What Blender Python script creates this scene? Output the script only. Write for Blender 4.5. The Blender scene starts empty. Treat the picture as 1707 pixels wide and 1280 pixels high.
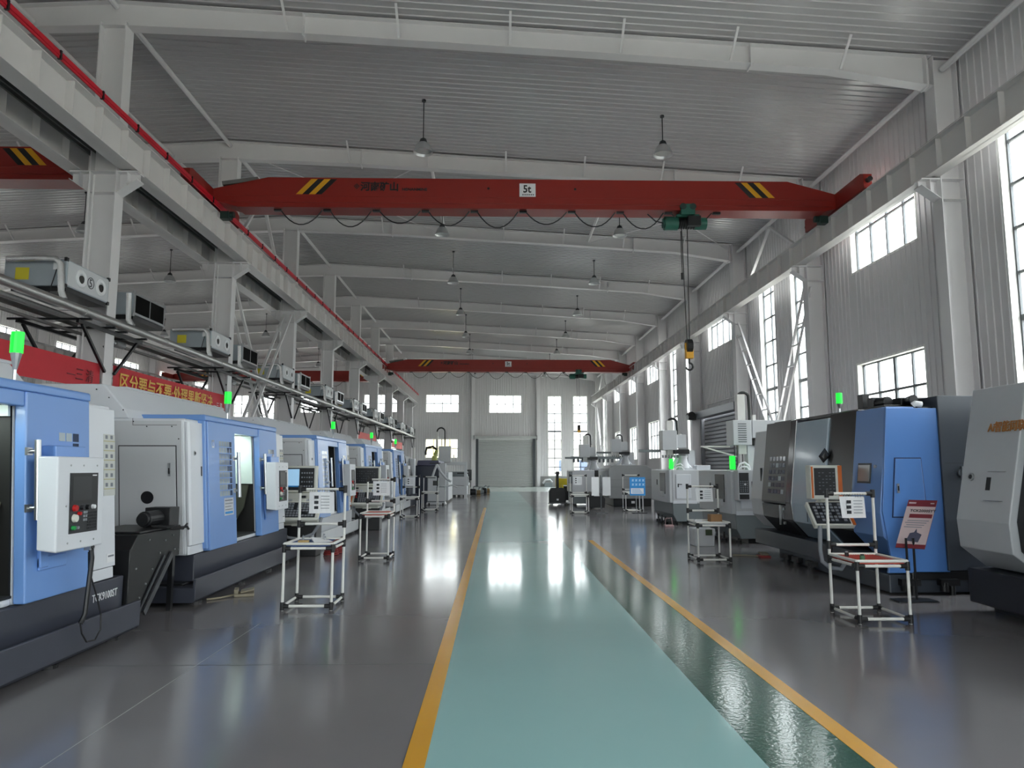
import bpy, bmesh, math, random
from mathutils import Vector, Matrix
random.seed(7)
S = bpy.context.scene
C = S.collection
PI = math.pi

# ---------------------------------------------------------------- materials
MATS = {}
def lin(h):
    h = h.lstrip('#')
    r = [int(h[i:i+2], 16)/255 for i in (0, 2, 4)]
    return tuple((c/12.92 if c <= .04045 else ((c+.055)/1.055)**2.4) for c in r) + (1,)

def M(name, col, rough=.5, metal=0., var=.06, vscale=6., bump=0., bscale=40., coat=0., spec=.5, rvar=0.):
    """procedural principled material: noise-varied colour, roughness and a little relief"""
    if name in MATS: return MATS[name]
    m = bpy.data.materials.new(name); m.use_nodes = True
    nt = m.node_tree; N = nt.nodes; L = nt.links
    p = N['Principled BSDF']
    c = lin(col) if isinstance(col, str) else tuple(col) + (1,)
    tc = N.new('ShaderNodeTexCoord')
    nz = N.new('ShaderNodeTexNoise'); nz.inputs['Scale'].default_value = vscale; nz.inputs['Detail'].default_value = 4
    L.new(tc.outputs['Object'], nz.inputs['Vector'])
    mx = N.new('ShaderNodeMix'); mx.data_type = 'RGBA'
    mx.inputs[6].default_value = tuple(max(0, v*(1-var)) for v in c[:3]) + (1,)
    mx.inputs[7].default_value = tuple(min(1, v*(1+var)) for v in c[:3]) + (1,)
    L.new(nz.outputs['Fac'], mx.inputs[0]); L.new(mx.outputs[2], p.inputs['Base Color'])
    p.inputs['Roughness'].default_value = rough
    p.inputs['Metallic'].default_value = metal
    p.inputs['Coat Weight'].default_value = coat
    p.inputs['Coat Roughness'].default_value = .08
    p.inputs['Specular IOR Level'].default_value = spec
    if rvar:
        mr = N.new('ShaderNodeMapRange')
        mr.inputs[3].default_value = max(0, rough-rvar); mr.inputs[4].default_value = rough+rvar
        L.new(nz.outputs['Fac'], mr.inputs[0]); L.new(mr.outputs[0], p.inputs['Roughness'])
    if bump:
        n2 = N.new('ShaderNodeTexNoise'); n2.inputs['Scale'].default_value = bscale; n2.inputs['Detail'].default_value = 3
        L.new(tc.outputs['Object'], n2.inputs['Vector'])
        b = N.new('ShaderNodeBump'); b.inputs['Strength'].default_value = bump; b.inputs['Distance'].default_value = .01
        L.new(n2.outputs['Fac'], b.inputs['Height']); L.new(b.outputs[0], p.inputs['Normal'])
    MATS[name] = m
    return m

def emit(name, col, strength):
    if name in MATS: return MATS[name]
    m = M(name, col, .4, var=.03)
    p = m.node_tree.nodes['Principled BSDF']
    p.inputs['Emission Color'].default_value = lin(col); p.inputs['Emission Strength'].default_value = strength
    return m

def glass():
    m = bpy.data.materials.new('window_glass'); m.use_nodes = True
    N = m.node_tree.nodes; L = m.node_tree.links; N.clear()
    o = N.new('ShaderNodeOutputMaterial'); mx = N.new('ShaderNodeMixShader'); lw = N.new('ShaderNodeLayerWeight')
    pw = N.new('ShaderNodeMath'); pw.operation = 'POWER'; pw.inputs[1].default_value = 5
    fr = N.new('ShaderNodeMath'); fr.operation = 'MULTIPLY_ADD'; fr.inputs[1].default_value = .8; fr.inputs[2].default_value = .05
    L.new(lw.outputs['Facing'], pw.inputs[0]); L.new(pw.outputs[0], fr.inputs[0])
    t = N.new('ShaderNodeBsdfTransparent'); t.inputs[0].default_value = (.93, .96, .96, 1)
    g = N.new('ShaderNodeBsdfGlossy'); g.inputs['Roughness'].default_value = .02
    L.new(fr.outputs[0], mx.inputs[0]); L.new(t.outputs[0], mx.inputs[1]); L.new(g.outputs[0], mx.inputs[2]); L.new(mx.outputs[0], o.inputs[0])
    return m
GLASS = glass()

WHITE   = M('white_steel_paint', '#dcdadb', .42, var=.04, vscale=2)
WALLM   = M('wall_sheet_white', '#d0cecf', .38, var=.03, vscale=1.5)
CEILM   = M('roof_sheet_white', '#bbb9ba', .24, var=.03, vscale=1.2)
FRAMEW  = M('window_reveal_white', '#e6e6e2', .5)
MULL    = M('window_bar_grey', '#565a5e', .5)
SHUT    = M('shutter_steel', '#b2b4b2', .42, .0, var=.05)
SHUTD   = M('shutter_steel_dark', '#8a8d92', .4, .25, var=.05)
DADO    = M('dado_grey', '#8d8d8b', .7, var=.1)
GIRD    = M('girder_white', '#d4d1d0', .4, var=.05, vscale=1.5)
GRATE   = M('walkway_grey', '#6d6c6a', .6, var=.12)
RED     = M('crane_red', '#8c2118', .38, var=.06, vscale=2)
REDB    = M('conductor_red', '#c8152c', .4)
YEL     = M('warning_yellow', '#e0a21a', .45)
BLACK   = M('black_plastic', '#17181b', .45)
BLACKM  = M('black_steel', '#121316', .4, var=.12)
GREENH  = M('hoist_green', '#1d5a4c', .42, var=.1)
DKGREEN = M('hoist_dark', '#16302b', .4)
STEEL   = M('bare_steel', '#b9bbbd', .28, .9, var=.08, vscale=20)
FOIL    = M('foil_lagging', '#b4b4b2', .3, .85, var=.2, vscale=30, bump=.5, bscale=60)
FOILW   = M('crinkled_foil', '#d5d5d5', .25, .8, var=.3, vscale=60, bump=.9, bscale=90)
CABLE   = M('black_cable', '#141416', .5)
PAPER   = M('white_paper', '#e9eaec', .7, var=.03)
INK     = M('dark_ink', '#22242a', .6)
INKG    = M('grey_ink', '#7d828a', .6)
GOLD    = M('gold_lettering', '#e0b24a', .5)
BANNER  = M('banner_red', '#c11d2c', .6, var=.08, vscale=3, bump=.15, bscale=5)
BANNERP = M('banner_faded', '#e0554f', .6, var=.1, vscale=3)
BRED    = M('banner_dark_print', '#6e1420', .6)
BLUE    = M('machine_blue', '#7099d6', .34, var=.03, vscale=2, coat=.2)
BLUED   = M('machine_deep_blue', '#5585c9', .34, var=.03, vscale=2, coat=.2)
BASE    = M('machine_base_slate', '#3a3d48', .36, var=.08, vscale=3)
MWHITE  = M('machine_white', '#dcdfe4', .36, var=.025, vscale=2)
MGREY   = M('machine_light_grey', '#cbcdd0', .38, var=.04, vscale=2)
MGREYG  = M('machine_grey_green', '#767d80', .4, var=.05, vscale=2)
CREAM   = M('console_cream', '#dcdcd2', .45)
DARKM   = M('machine_anthracite', '#2f2f33', .34, var=.06, vscale=3)
DARKM2  = M('machine_charcoal_brown', '#403f41', .36, var=.05, vscale=3)
SLATE   = M('machine_slate', '#3c424b', .36, var=.05, vscale=3)
BLK2    = M('machine_gloss_black', '#121317', .22, var=.1)
DOORW   = M('door_pale_blue', '#a9bccb', .2, var=.03, coat=.5)
CHAMB   = M('chamber_dark', '#100f0e', .6)
OLIVE   = M('chamber_olive', '#5a5b50', .35, .3)
LINER   = M('chamber_liner', '#d9e6e0', .4)
SCREEN  = M('screen_glass_dark', '#1b1d20', .35)
KEYS    = M('key_grey', '#8c9096', .5)
KEYD    = M('keypad_dark', '#24262a', .45)
ORANGE  = M('trim_orange', '#d06a2a', .45)
REDK    = M('button_red', '#c01a1a', .35)
GRNK    = M('button_green', '#1f9a4a', .35)
PANE    = M('pane_smoke', '#33405a', .12, coat=.4)
PANEL   = M('pane_pale_reflection', '#b9c4c8', .12, coat=.4)  # bright reflection in the panes, painted as a pale colour
TUBEW   = M('tube_white', '#e2e1dc', .4)
JOINT   = M('joint_black', '#1d1d1f', .5)
TRAYR   = M('tray_red', '#c8503f', .5, var=.12, vscale=40)
TRAYB   = M('tray_blue', '#2a4a86', .5, var=.15, vscale=40)
CARD    = M('cardboard', '#9c7550', .8)
TRUCKB  = M('truck_black', '#18191c', .5, var=.1)
TYEL    = M('stacker_yellow', '#e6cf28', .45)
PBLUE   = M('poster_blue', '#2f8fd6', .5)
MAROON  = M('sign_maroon', '#7a2430', .5)
SIGNP   = M('sign_pink_grey', '#cbb6b6', .5, var=.05)
SIGNB   = M('sign_machine_print', '#4a4c60', .6)
AMBER   = M('amber_lettering', '#b5793c', .5)
COPPER  = M('valve_brass', '#8a7350', .4, .5)
YLAB2   = M('label_straw', '#b9b387', .6)
CABRED  = M('red_cable_drum', '#8e3030', .6)
YLABEL  = M('label_yellow', '#d6c832', .6)
GRNLAMP = emit('signal_lamp_green', '#19f03c', .2)
LEDW    = emit('work_lamp_white', '#eefff8', 7.)
SCRB    = emit('screen_lit_blue', '#9cc6e6', .1)
LAMPG   = M('lamp_reflector', '#c9cacb', .3, .6, var=.1)
LAMPK   = M('lamp_driver_dark', '#35373a', .5)

# ---------------------------------------------------------------- mesh builder
class B:
    def __init__(s): s.v=[]; s.f=[]; s.mi=[]; s.mats=[]; s.c=0
    def use(s, m):
        if m not in s.mats: s.mats.append(m)
        s.c = s.mats.index(m); return s
    def add(s, vs, fs):
        o = len(s.v); s.v += [tuple(p) for p in vs]
        for f in fs: s.f.append([i+o for i in f]); s.mi.append(s.c)
        return s
    def box(s, x0, y0, z0, x1, y1, z1):
        if x0 > x1: x0, x1 = x1, x0
        if y0 > y1: y0, y1 = y1, y0
        if z0 > z1: z0, z1 = z1, z0
        v = [(x0,y0,z0),(x1,y0,z0),(x1,y1,z0),(x0,y1,z0),(x0,y0,z1),(x1,y0,z1),(x1,y1,z1),(x0,y1,z1)]
        return s.add(v, [(3,2,1,0),(4,5,6,7),(0,1,5,4),(1,2,6,5),(2,3,7,6),(3,0,4,7)])
    def prism(s, pts, ax, a, b):
        """polygon in the two other axes (in x,y,z order) swept along axis ax from a to b"""
        def P(p, t):
            return {'x': (t, p[0], p[1]), 'y': (p[0], t, p[1]), 'z': (p[0], p[1], t)}[ax]
        n = len(pts)
        v = [P(p, a) for p in pts] + [P(p, b) for p in pts]
        f = [tuple(range(n-1, -1, -1)), tuple(range(n, 2*n))] + [(i, (i+1) % n, n+(i+1) % n, n+i) for i in range(n)]
        return s.add(v, f)
    def quad(s, a, b, c, d): return s.add([a, b, c, d], [(0,1,2,3)])
    def slab(s, o, u, w, t):
        """thick board: corner o, edges u and w, thickness vector t"""
        o, u, w, t = map(Vector, (o, u, w, t))
        v = [o, o+u, o+u+w, o+w, o+t, o+u+t, o+u+w+t, o+w+t]
        return s.add(v, [(3,2,1,0),(4,5,6,7),(0,1,5,4),(1,2,6,5),(2,3,7,6),(3,0,4,7)])
    def cyl(s, p0, p1, r0, r1=None, n=14):
        r1 = r0 if r1 is None else r1
        p0 = Vector(p0); p1 = Vector(p1); d = (p1-p0).normalized()
        a = d.orthogonal().normalized(); b = d.cross(a)
        v = []
        for p, r in ((p0, r0), (p1, r1)):
            for i in range(n):
                t = 2*PI*i/n; v.append(p + a*(r*math.cos(t)) + b*(r*math.sin(t)))
        return s.add(v, [tuple(range(n-1, -1, -1)), tuple(range(n, 2*n))] + [(i, (i+1) % n, n+(i+1) % n, n+i) for i in range(n)])
    def tube(s, pts, r, n=8):
        pts = [Vector(p) for p in pts]; v = []; a = None
        for i, p in enumerate(pts):
            d = ((pts[min(i+1, len(pts)-1)] - pts[max(i-1, 0)])).normalized()
            if a is None: a = d.orthogonal().normalized()
            else: a = (a - d*a.dot(d)).normalized()
            b = d.cross(a)
            for k in range(n):
                t = 2*PI*k/n; v.append(p + a*(r*math.cos(t)) + b*(r*math.sin(t)))
        m = len(pts); f = [tuple(range(n-1, -1, -1)), tuple(range((m-1)*n, m*n))]
        for i in range(m-1):
            for k in range(n): f.append((i*n+k, i*n+(k+1) % n, (i+1)*n+(k+1) % n, (i+1)*n+k))
        return s.add(v, f)
    def bar(s, p0, p1, w, h):
        """rectangular bar"""
        p0 = Vector(p0); p1 = Vector(p1); d = (p1-p0).normalized()
        up = Vector((0,0,1)) if abs(d.z) < .95 else Vector((0,1,0))
        a = d.cross(up).normalized()*(w/2); b = a.cross(d).normalized()*(h/2)
        v = [p+q for p in (p0, p1) for q in (-a-b, a-b, a+b, -a+b)]
        return s.add(v, [(3,2,1,0),(4,5,6,7),(0,1,5,4),(1,2,6,5),(2,3,7,6),(3,0,4,7)])
    def lathe(s, c, prof, ax='z', n=20):
        v = []; c = Vector(c)
        for r, h in prof:
            for i in range(n):
                t = 2*PI*i/n; a, b = r*math.cos(t), r*math.sin(t)
                v.append(c + Vector({'z': (a, b, h), 'x': (h, a, b), 'y': (a, h, b)}[ax]))
        f = []
        for j in range(len(prof)-1):
            for i in range(n): f.append((j*n+i, j*n+(i+1) % n, (j+1)*n+(i+1) % n, (j+1)*n+i))
        return s.add(v, f)
    def shear(s, k=.07, z0=.55):
        s.v = [(x - k*max(0, z-z0), y, z) for x, y, z in s.v]; return s
    def move(s, dx=0, dy=0, dz=0):
        s.v = [(x+dx, y+dy, z+dz) for x, y, z in s.v]; return s
    def fn(s, f): s.v = [tuple(f(Vector(p))) for p in s.v]; return s

def obj(name, b, parent=None, mat=None, bev=0, smooth=False, world=False):
    me = bpy.data.meshes.new(name)
    vs = b.v
    if parent is not None and world:
        o0 = origin(parent); vs = [(x-o0.x, y-o0.y, z-o0.z) for x, y, z in vs]
    me.from_pydata(vs, [], b.f)
    if not b.mats: b.mats = [mat or WHITE]
    for m in b.mats: me.materials.append(m)
    me.polygons.foreach_set('material_index', b.mi)
    bm = bmesh.new(); bm.from_mesh(me); bmesh.ops.recalc_face_normals(bm, faces=bm.faces[:]); bm.to_mesh(me); bm.free()
    if smooth:
        me.polygons.foreach_set('use_smooth', [True]*len(me.polygons))
        me.set_sharp_from_angle(angle=.7)
    me.update()
    o = bpy.data.objects.new(name, me); C.objects.link(o)
    if parent is not None: o.parent = parent
    if bev:
        md = o.modifiers.new('edge_rounding', 'BEVEL'); md.width = bev; md.segments = 2; md.limit_method = 'ANGLE'; md.angle_limit = .6
    return o

def origin(o):
    v = Vector(o.location)
    while o.parent is not None: o = o.parent; v += o.location
    return v

def thing(name, label, cat, loc=(0,0,0), group=None, rz=0):
    o = bpy.data.objects.new(name, None); C.objects.link(o)
    o.empty_display_size = .2; o.location = loc; o.rotation_euler = (0, 0, rz)
    o['label'] = label; o['category'] = cat; o['kind'] = 'thing'
    if group: o['group'] = group
    return o
def tag(o, label, cat, group=None):
    o['label'] = label; o['category'] = cat; o['kind'] = 'thing'
    if group: o['group'] = group
    return o
def struct(name, b=None, mat=None, loc=None, label=None, cat=None, **k):
    if b is None:
        o = bpy.data.objects.new(name, None); C.objects.link(o); o.empty_display_size = .2
        if loc: o.location = loc
    else: o = obj(name, b, mat=mat, **k)
    o['kind'] = 'structure'
    o['label'] = label or SLABEL.get(name.split('.')[0].rstrip('0123456789').rstrip('_'), name.replace('_', ' '))
    o['category'] = cat or name.split('.')[0].split('_')[0]
    return o
SLABEL = {}

def b1(mat): return B().use(mat)
def box1(mat, *a): return B().use(mat).box(*a)

def text(name, s, size, mat, origin_, xdir, ydir, parent=None, world=False, ext=.004, align='LEFT', xs=1., bold=0.):
    c = bpy.data.curves.new('lettering', 'FONT'); c.body = s; c.size = size; c.extrude = ext; c.align_x = align; c.offset = bold; c.resolution_u = 2
    o = bpy.data.objects.new('lettering', c); C.objects.link(o)
    dg = bpy.context.evaluated_depsgraph_get()
    me = bpy.data.meshes.new_from_object(o.evaluated_get(dg))
    bpy.data.objects.remove(o); bpy.data.curves.remove(c)
    X = Vector(xdir).normalized(); Y = Vector(ydir).normalized(); Z = X.cross(Y)
    O = Vector(origin_)
    if parent is not None and world: O = O - origin(parent)
    mt = Matrix(((X.x*xs, Y.x, Z.x, O.x), (X.y*xs, Y.y, Z.y, O.y), (X.z*xs, Y.z, Z.z, O.z), (0,0,0,1)))
    me.transform(mt); me.materials.clear(); me.materials.append(mat); me.name = name
    r = bpy.data.objects.new(name, me); C.objects.link(r)
    if parent is not None: r.parent = parent
    return r

def copy_tree(o, parent=None):
    c = o.copy(); C.objects.link(c)
    if parent is not None: c.parent = parent
    for ch in list(o.children): copy_tree(ch, c)
    return c

# ---------------------------------------------------------------- camera
F_PX = 1200.; VP = (827., 780.); W, H = 1707., 1280.
yaw = math.atan2(W/2-VP[0], F_PX); pitch = math.atan2(VP[1]-H/2, F_PX)
cy, sy, cp, sp = math.cos(yaw), math.sin(yaw), math.cos(pitch), math.sin(pitch)
Fv = Vector((sy*cp, cy*cp, sp)); Rv = Vector((cy, -sy, 0)); Uv = Rv.cross(Fv)
cam = bpy.data.cameras.new('camera'); cam.sensor_width = 36; cam.sensor_fit = 'HORIZONTAL'; cam.lens = 36*F_PX/W
cam.clip_end = 400
co = bpy.data.objects.new('camera', cam); C.objects.link(co)
co.matrix_world = Matrix(((Rv.x, Uv.x, -Fv.x, 0), (Rv.y, Uv.y, -Fv.y, 0), (Rv.z, Uv.z, -Fv.z, 1.6), (0,0,0,1)))
S.camera = co
# ---------------------------------------------------------------- building
XR, XL, XC = 9.0, -23.7, -7.35          # right wall, far left wall, middle column row (under the ridge)
Y0, Y1 = -10.8, 62.5
def ceil_z(x): return 10.6 - .058*abs(x-XC)
COLS = [1.2+6*k for k in range(1, 11)]   # 7.2 ... 61.2

def floor_mat(name, col, rough, bscale, bump, var=.12):
    m = M(name, col, rough, var=var, vscale=.7, bump=bump, bscale=bscale, rvar=.05, spec=.5)
    return m
FLOORM = floor_mat('floor_grey_epoxy', '#757274', .15, 4., .05)
TEAL   = floor_mat('floor_mint_paint', '#94bcbb', .1, 4., .04, .05)
DKG    = floor_mat('floor_dark_green_paint', '#2a5549', .11, 26., .12, .08)
YLINE  = floor_mat('floor_yellow_line', '#d49a22', .25, 12., .06, .1)
PALEF  = floor_mat('floor_pale_epoxy', '#a9b2ae', .2, 5., .05)

b = box1(FLOORM, XL-.3, Y0-.3, -.2, XR+.3, Y1+.3, 0)
fl = struct('floor', b, label='glossy dark grey epoxy floor of the hall', cat='floor')
def strip(name, mat, x0, x1, y0, y1, h, label):
    return struct(name, box1(mat, x0, y0, .0, x1, y1, h), label=label, cat='floor marking')
strip('floor_walkway', TEAL, -.38, 1.47, Y0, 49.5, .003, 'wide mint green painted walkway down the middle of the floor')
strip('floor_border', DKG, 1.47, 2.04, Y0, 16.3, .002, 'dark green glossy strip beside the mint walkway')
strip('floor_line', YLINE, -.50, -.38, Y0, 29.5, .004, 'yellow line on the column side of the mint walkway')
strip('floor_line', YLINE, 2.04, 2.16, Y0, 16.3, .004, 'yellow line beside the dark green strip')
strip('floor_apron', PALEF, -6.8, 8.4, 49.5, Y1, .003, 'pale floor area in front of the roller shutter')
strip('floor_joint', M('joint_pale', '#8f8e8a', .5), -2.445, -2.437, Y0, 7.78, .001, 'thin pale saw cut line in the grey floor near the lathes')
strip('floor_joint', M('joint_dark', '#4a4a49', .5), -7.0, -.5, 6.16, 6.168, .001, 'thin cross joint in the grey floor')

def corr(b, plane, axis, u0, u1, z0, z1, pitch=.2, d=.018, w=.024, sgn=1):
    """corrugated sheet piece; ribs stand at multiples of pitch and rise by d to the inside"""
    pr = [(u0, 0)]
    k = math.ceil((u0+w)/pitch)
    while k*pitch < u1-w:
        c = k*pitch; pr += [(c-w, 0), (c-w*.5, d), (c+w*.5, d), (c+w, 0)]; k += 1
    pr.append((u1, 0))
    def P(u, h, z): return (plane+sgn*h, u, z) if axis == 'x' else (u, plane+sgn*h, z)
    vs = [P(u, h, z0) for u, h in pr] + [P(u, h, z1) for u, h in pr]; n = len(pr)
    b.add(vs, [(i, i+1, n+i+1, n+i) for i in range(n-1)])
def wall(name, plane, axis, u0, u1, ztop, holes, sgn, label, d=.018):
    b = b1(WALLM)
    us = sorted({u0, u1} | {h[0] for h in holes} | {h[1] for h in holes})
    for a, c in zip(us, us[1:]):
        zs = sorted([(h[2], h[3]) for h in holes if h[0] <= a+1e-6 and h[1] >= c-1e-6]); z = 0
        for lo, hi in zs:
            if lo > z+1e-6: corr(b, plane, axis, a, c, z, lo, d=d, sgn=sgn)
            z = hi
        corr(b, plane, axis, a, c, z, ztop, d=d, sgn=sgn)
    return struct(name, b, label=label, cat='wall')

WN = [0]
def window(plane, axis, out, u0, u1, z0, z1, nu, zcuts, label, thick=(), depth=.2, zthick=()):
    """glazed opening: reveal boards and bars (frame), one sheet of panes"""
    WN[0] += 1
    def bx(b, ua, ub, da, db, za, zb):
        a_, b_ = plane+out*da, plane+out*db
        return b.box(a_, ua, za, b_, ub, zb) if axis == 'x' else b.box(ua, a_, za, ub, b_, zb)
    loc = (plane, (u0+u1)/2, z0) if axis == 'x' else ((u0+u1)/2, plane, z0)
    r = struct('window_%d' % WN[0], loc=loc, label=label, cat='window')
    f = b1(FRAMEW); t = .03
    bx(f, u0-t, u0+.02, -.01, depth, z0-t, z1+t); bx(f, u1-.02, u1+t, -.01, depth, z0-t, z1+t)
    bx(f, u0, u1, -.01, depth, z0-t, z0+.02); bx(f, u0, u1, -.01, depth, z1-.02, z1+t)
    f.use(MULL)
    for i in range(1, nu):
        u = u0+(u1-u0)*i/nu; w = (.045 if i in thick else .026)*(1.4 if axis == 'y' else 1)
        bx(f, u-w, u+w, depth-.07, depth-.02, z0, z1)
    for z in zcuts:
        w = (.05 if z in zthick else .026)*(1.4 if axis == 'y' else 1)
        bx(f, u0, u1, depth-.072, depth-.018, z-w, z+w)
    for ua, ub in ((u0, u0+.05), (u1-.05, u1)): bx(f, ua, ub, depth-.071, depth-.019, z0, z1)
    for za, zb in ((z0, z0+.05), (z1-.05, z1)): bx(f, u0, u1, depth-.071, depth-.019, za, zb)
    obj('window_frame', f, r, world=True)
    g = b1(GLASS); bx(g, u0+.02, u1-.02, depth-.05, depth-.044, z0+.02, z1-.02)
    obj('window_pane', g, r, world=True)
    # daylight portal for the renderer, right behind the pane
    la = bpy.data.lights.new('daylight_portal', 'AREA'); la.shape = 'RECTANGLE'; la.size = u1-u0; la.size_y = z1-z0; la.cycles.is_portal = True
    lo = bpy.data.objects.new('daylight_portal', la); C.objects.link(lo)
    d = depth+.05
    pos = Vector((plane+out*d, (u0+u1)/2, (z0+z1)/2)) if axis == 'x' else Vector(((u0+u1)/2, plane+out*d, (z0+z1)/2))
    n = Vector((-out, 0, 0)) if axis == 'x' else Vector((0, -out, 0))
    X = Vector((0, 0, 1)).cross(-n); 
    lo.matrix_world = Matrix(((X.x, 0, -n.x, pos.x), (X.y, 0, -n.y, pos.y), (X.z, 1, -n.z, pos.z), (0,0,0,1)))
    return r
def rows(z0, z1, n): return [z0+(z1-z0)*i/n for i in range(1, n)]

# right wall: bays of two storeys of broad windows or of paired tall windows
rw = []
for bay in (-10.8, -4.8, 1.2, 7.2, 13.2, 19.2, 25.2, 31.2, 37.2, 43.2, 49.2, 55.2):
    k = round((bay-1.2)/6)
    if k in (1, 3, 5, 9, -1):
        offs = {1: ((.9, 2.1), (3.6, 4.95)), 3: ((.98, 2.16), (3.45, 4.78)), 5: ((1.25, 2.4), (4.2, 5.45))}.get(k, ((1., 2.15), (3.7, 4.95)))
        for a, c in offs: rw.append((bay+a, bay+c, 1.0, 8.2, 't', k))
    else:
        a, c = {2: (1.53, 4.38), 4: (1.72, 4.72)}.get(k, (2.04, 5.05))
        rw.append((bay+a, bay+c, 6.47, 8.3, 'u', k))
        if k != 4: rw.append((bay+a, bay+c, 2.12, 4.16 if k == 2 else 4.25, 'l', k))
DOOR_R = (25.85, 30.95, 0, 3.75)
wall('wall_right', XR, 'x', Y0, Y1, 10.0, [r[:4] for r in rw] + [DOOR_R], -1, 'white ribbed sheet wall with tall and broad windows behind the blue and black machine')
ordn = {2: 'first', 4: 'second', 6: 'third', 7: 'fourth', 8: 'fifth'}
for u0, u1, z0, z1, t, k in rw:
    if t == 't':
        side = 'nearer' if (u0-1.2-6*k) < 2.5 else 'farther'
        window(XR, 'x', 1, u0, u1, z0, z1, 2, rows(z0, z1, 9), 'tall narrow window, %s of the pair in the %s such bay along the wall' % (side, {1: 'nearest', 3: 'second', 5: 'third', 9: 'last', -1: 'rearmost'}[k]), zthick=(rows(z0, z1, 9)[3],))
    elif t == 'u':
        window(XR, 'x', 1, u0, u1, z0, z1, 4, [7.5], 'high broad window above crane rail height, bay %s' % {2: 'behind the blue and black machine', 4: 'above the side shutter', 6: 'just past the side shutter', 7: 'second past the side shutter', 8: 'third past the side shutter', 0: 'behind the viewpoint', -2: 'at the rear of the hall'}[k])
    else:
        window(XR, 'x', 1, u0, u1, z0, z1, 4, [z0+(z1-z0)*.62], 'low broad window, bay %s' % {2: 'behind the blue and black machine', 6: 'just past the side shutter', 7: 'second past the side shutter', 8: 'third past the side shutter', 0: 'behind the viewpoint', -2: 'at the rear of the hall'}[k], thick=(2,))

# far gable wall (mirrored about the middle column row)
fw = []
def mir(a, c): return (2*XC-c, 2*XC-a)
for a, c, z0, z1, nu, nr in ((-6.1, -3.25, 6.4, 7.95, 4, 2), (-.62, 2.2, 6.35, 7.9, 4, 2), (4.5, 5.68, .9, 7.85, 2, 9), (6.72, 7.95, .9, 7.85, 2, 9), (-6.1, -3.3, 2.45, 4.1, 4, 2)):
    fw.append((a, c, z0, z1, nu, nr)); fw.append(mir(a, c)+(z0, z1, nu, nr))
DOOR_F = (-1.55, 3.2, 0, 4.15)
wall('wall_far', Y1, 'y', XL, XR, 10.75, [r[:4] for r in fw] + [DOOR_F], -1, 'white ribbed gable wall at the far end with the roller shutter', d=.018)
for u0, u1, z0, z1, nu, nr in fw:
    hall = 'main hall' if u0 > XC else 'side aisle beyond the columns'
    kind = 'tall narrow window' if nu == 2 else ('low broad window' if z0 < 3 else 'high broad window')
    ex = ''
    if nu == 2: ex = ' nearer the shutter' if abs(u0-XC) < 12.5 else ' nearer the corner'
    elif z0 > 3: ex = ' beside the columns' if abs(u0-XC) < 5 else ' farther from the columns'
    window(Y1, 'y', 1, u0, u1, z0, z1, nu, rows(z0, z1, nr), '%s of the far gable wall in the %s%s' % (kind, hall, ex), zthick=(rows(z0, z1, 9)[4],) if nr == 9 else ())

# far left wall
lw = []
for bay in (1.2, 7.2, 13.2, 19.2, 25.2, 31.2, 37.2, 43.2, 49.2, 55.2):
    k = round((bay-1.2)/6)
    lw.append((bay+1.6, bay+4.6, 6.47, 8.42, k)); lw.append((bay+1.6, bay+4.6, 2.3, 3.9, k))
wall('wall_left', XL, 'x', Y0, Y1, 9.75, [r[:4] for r in lw], 1, 'white ribbed wall on the far side of the second aisle')
nth = ['first', 'second', 'third', 'fourth', 'fifth', 'sixth', 'seventh', 'eighth', 'ninth', 'tenth']
for u0, u1, z0, z1, k in lw:
    window(XL, 'x', -1, u0, u1, z0, z1, 4, [z0+(z1-z0)*.6], '%s window of the second aisle wall, %s bay along' % ('high' if z0 > 5 else 'low', nth[k]))
# unseen wall behind the viewpoint; glazed openings added to let daylight in
bw = [(-6, -2, 1, 8), (-1, 3, .1, 5), (4, 8, 1, 8)]
wall('wall_back', Y0, 'y', XL, XR, 10.75, bw, 1, 'white ribbed wall behind the viewpoint')
for i, (u0, u1, z0, z1) in enumerate(bw):
    window(Y0, 'y', -1, u0, u1, z0, z1, 4, rows(z0, z1, 5), 'glazed opening added for daylight in the unseen wall behind the viewpoint, number %s from the end' % nth[i])

# roof sheets, ribs run down the slope
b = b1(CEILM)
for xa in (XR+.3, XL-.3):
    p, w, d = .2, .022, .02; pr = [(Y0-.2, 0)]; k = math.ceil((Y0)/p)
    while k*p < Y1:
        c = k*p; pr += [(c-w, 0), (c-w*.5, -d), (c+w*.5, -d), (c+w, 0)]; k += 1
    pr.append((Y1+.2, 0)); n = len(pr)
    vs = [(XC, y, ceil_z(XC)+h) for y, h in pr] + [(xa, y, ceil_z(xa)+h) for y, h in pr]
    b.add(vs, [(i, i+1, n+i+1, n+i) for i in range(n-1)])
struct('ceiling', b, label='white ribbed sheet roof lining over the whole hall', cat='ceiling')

# roller shutters
r = struct('door_1', loc=((DOOR_F[0]+DOOR_F[1])/2, Y1, 0), label='pale grey roller shutter in the far gable wall', cat='door')
b = b1(SHUT); n = 30
zz = [4.15*i/n for i in range(n+1)]
pr = []
for i in range(n): pr += [(zz[i], 0), (zz[i]+.03, .03), (zz[i+1]-.02, .03)]
pr.append((zz[n], 0)); m = len(pr)
vs = [(DOOR_F[0]-.3, Y1+.06-h, z) for z, h in pr] + [(DOOR_F[1]+.3, Y1+.06-h, z) for z, h in pr]
b.add(vs, [(i, i+1, m+i+1, m+i) for i in range(m-1)])
obj('shutter_curtain', b, r, world=True)
b = b1(MULL).box(DOOR_F[0]-.2, Y1-.12, 0, DOOR_F[0]+.02, Y1+.05, 4.1).box(DOOR_F[1]-.02, Y1-.12, 0, DOOR_F[1]+.2, Y1+.05, 4.1)
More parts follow.
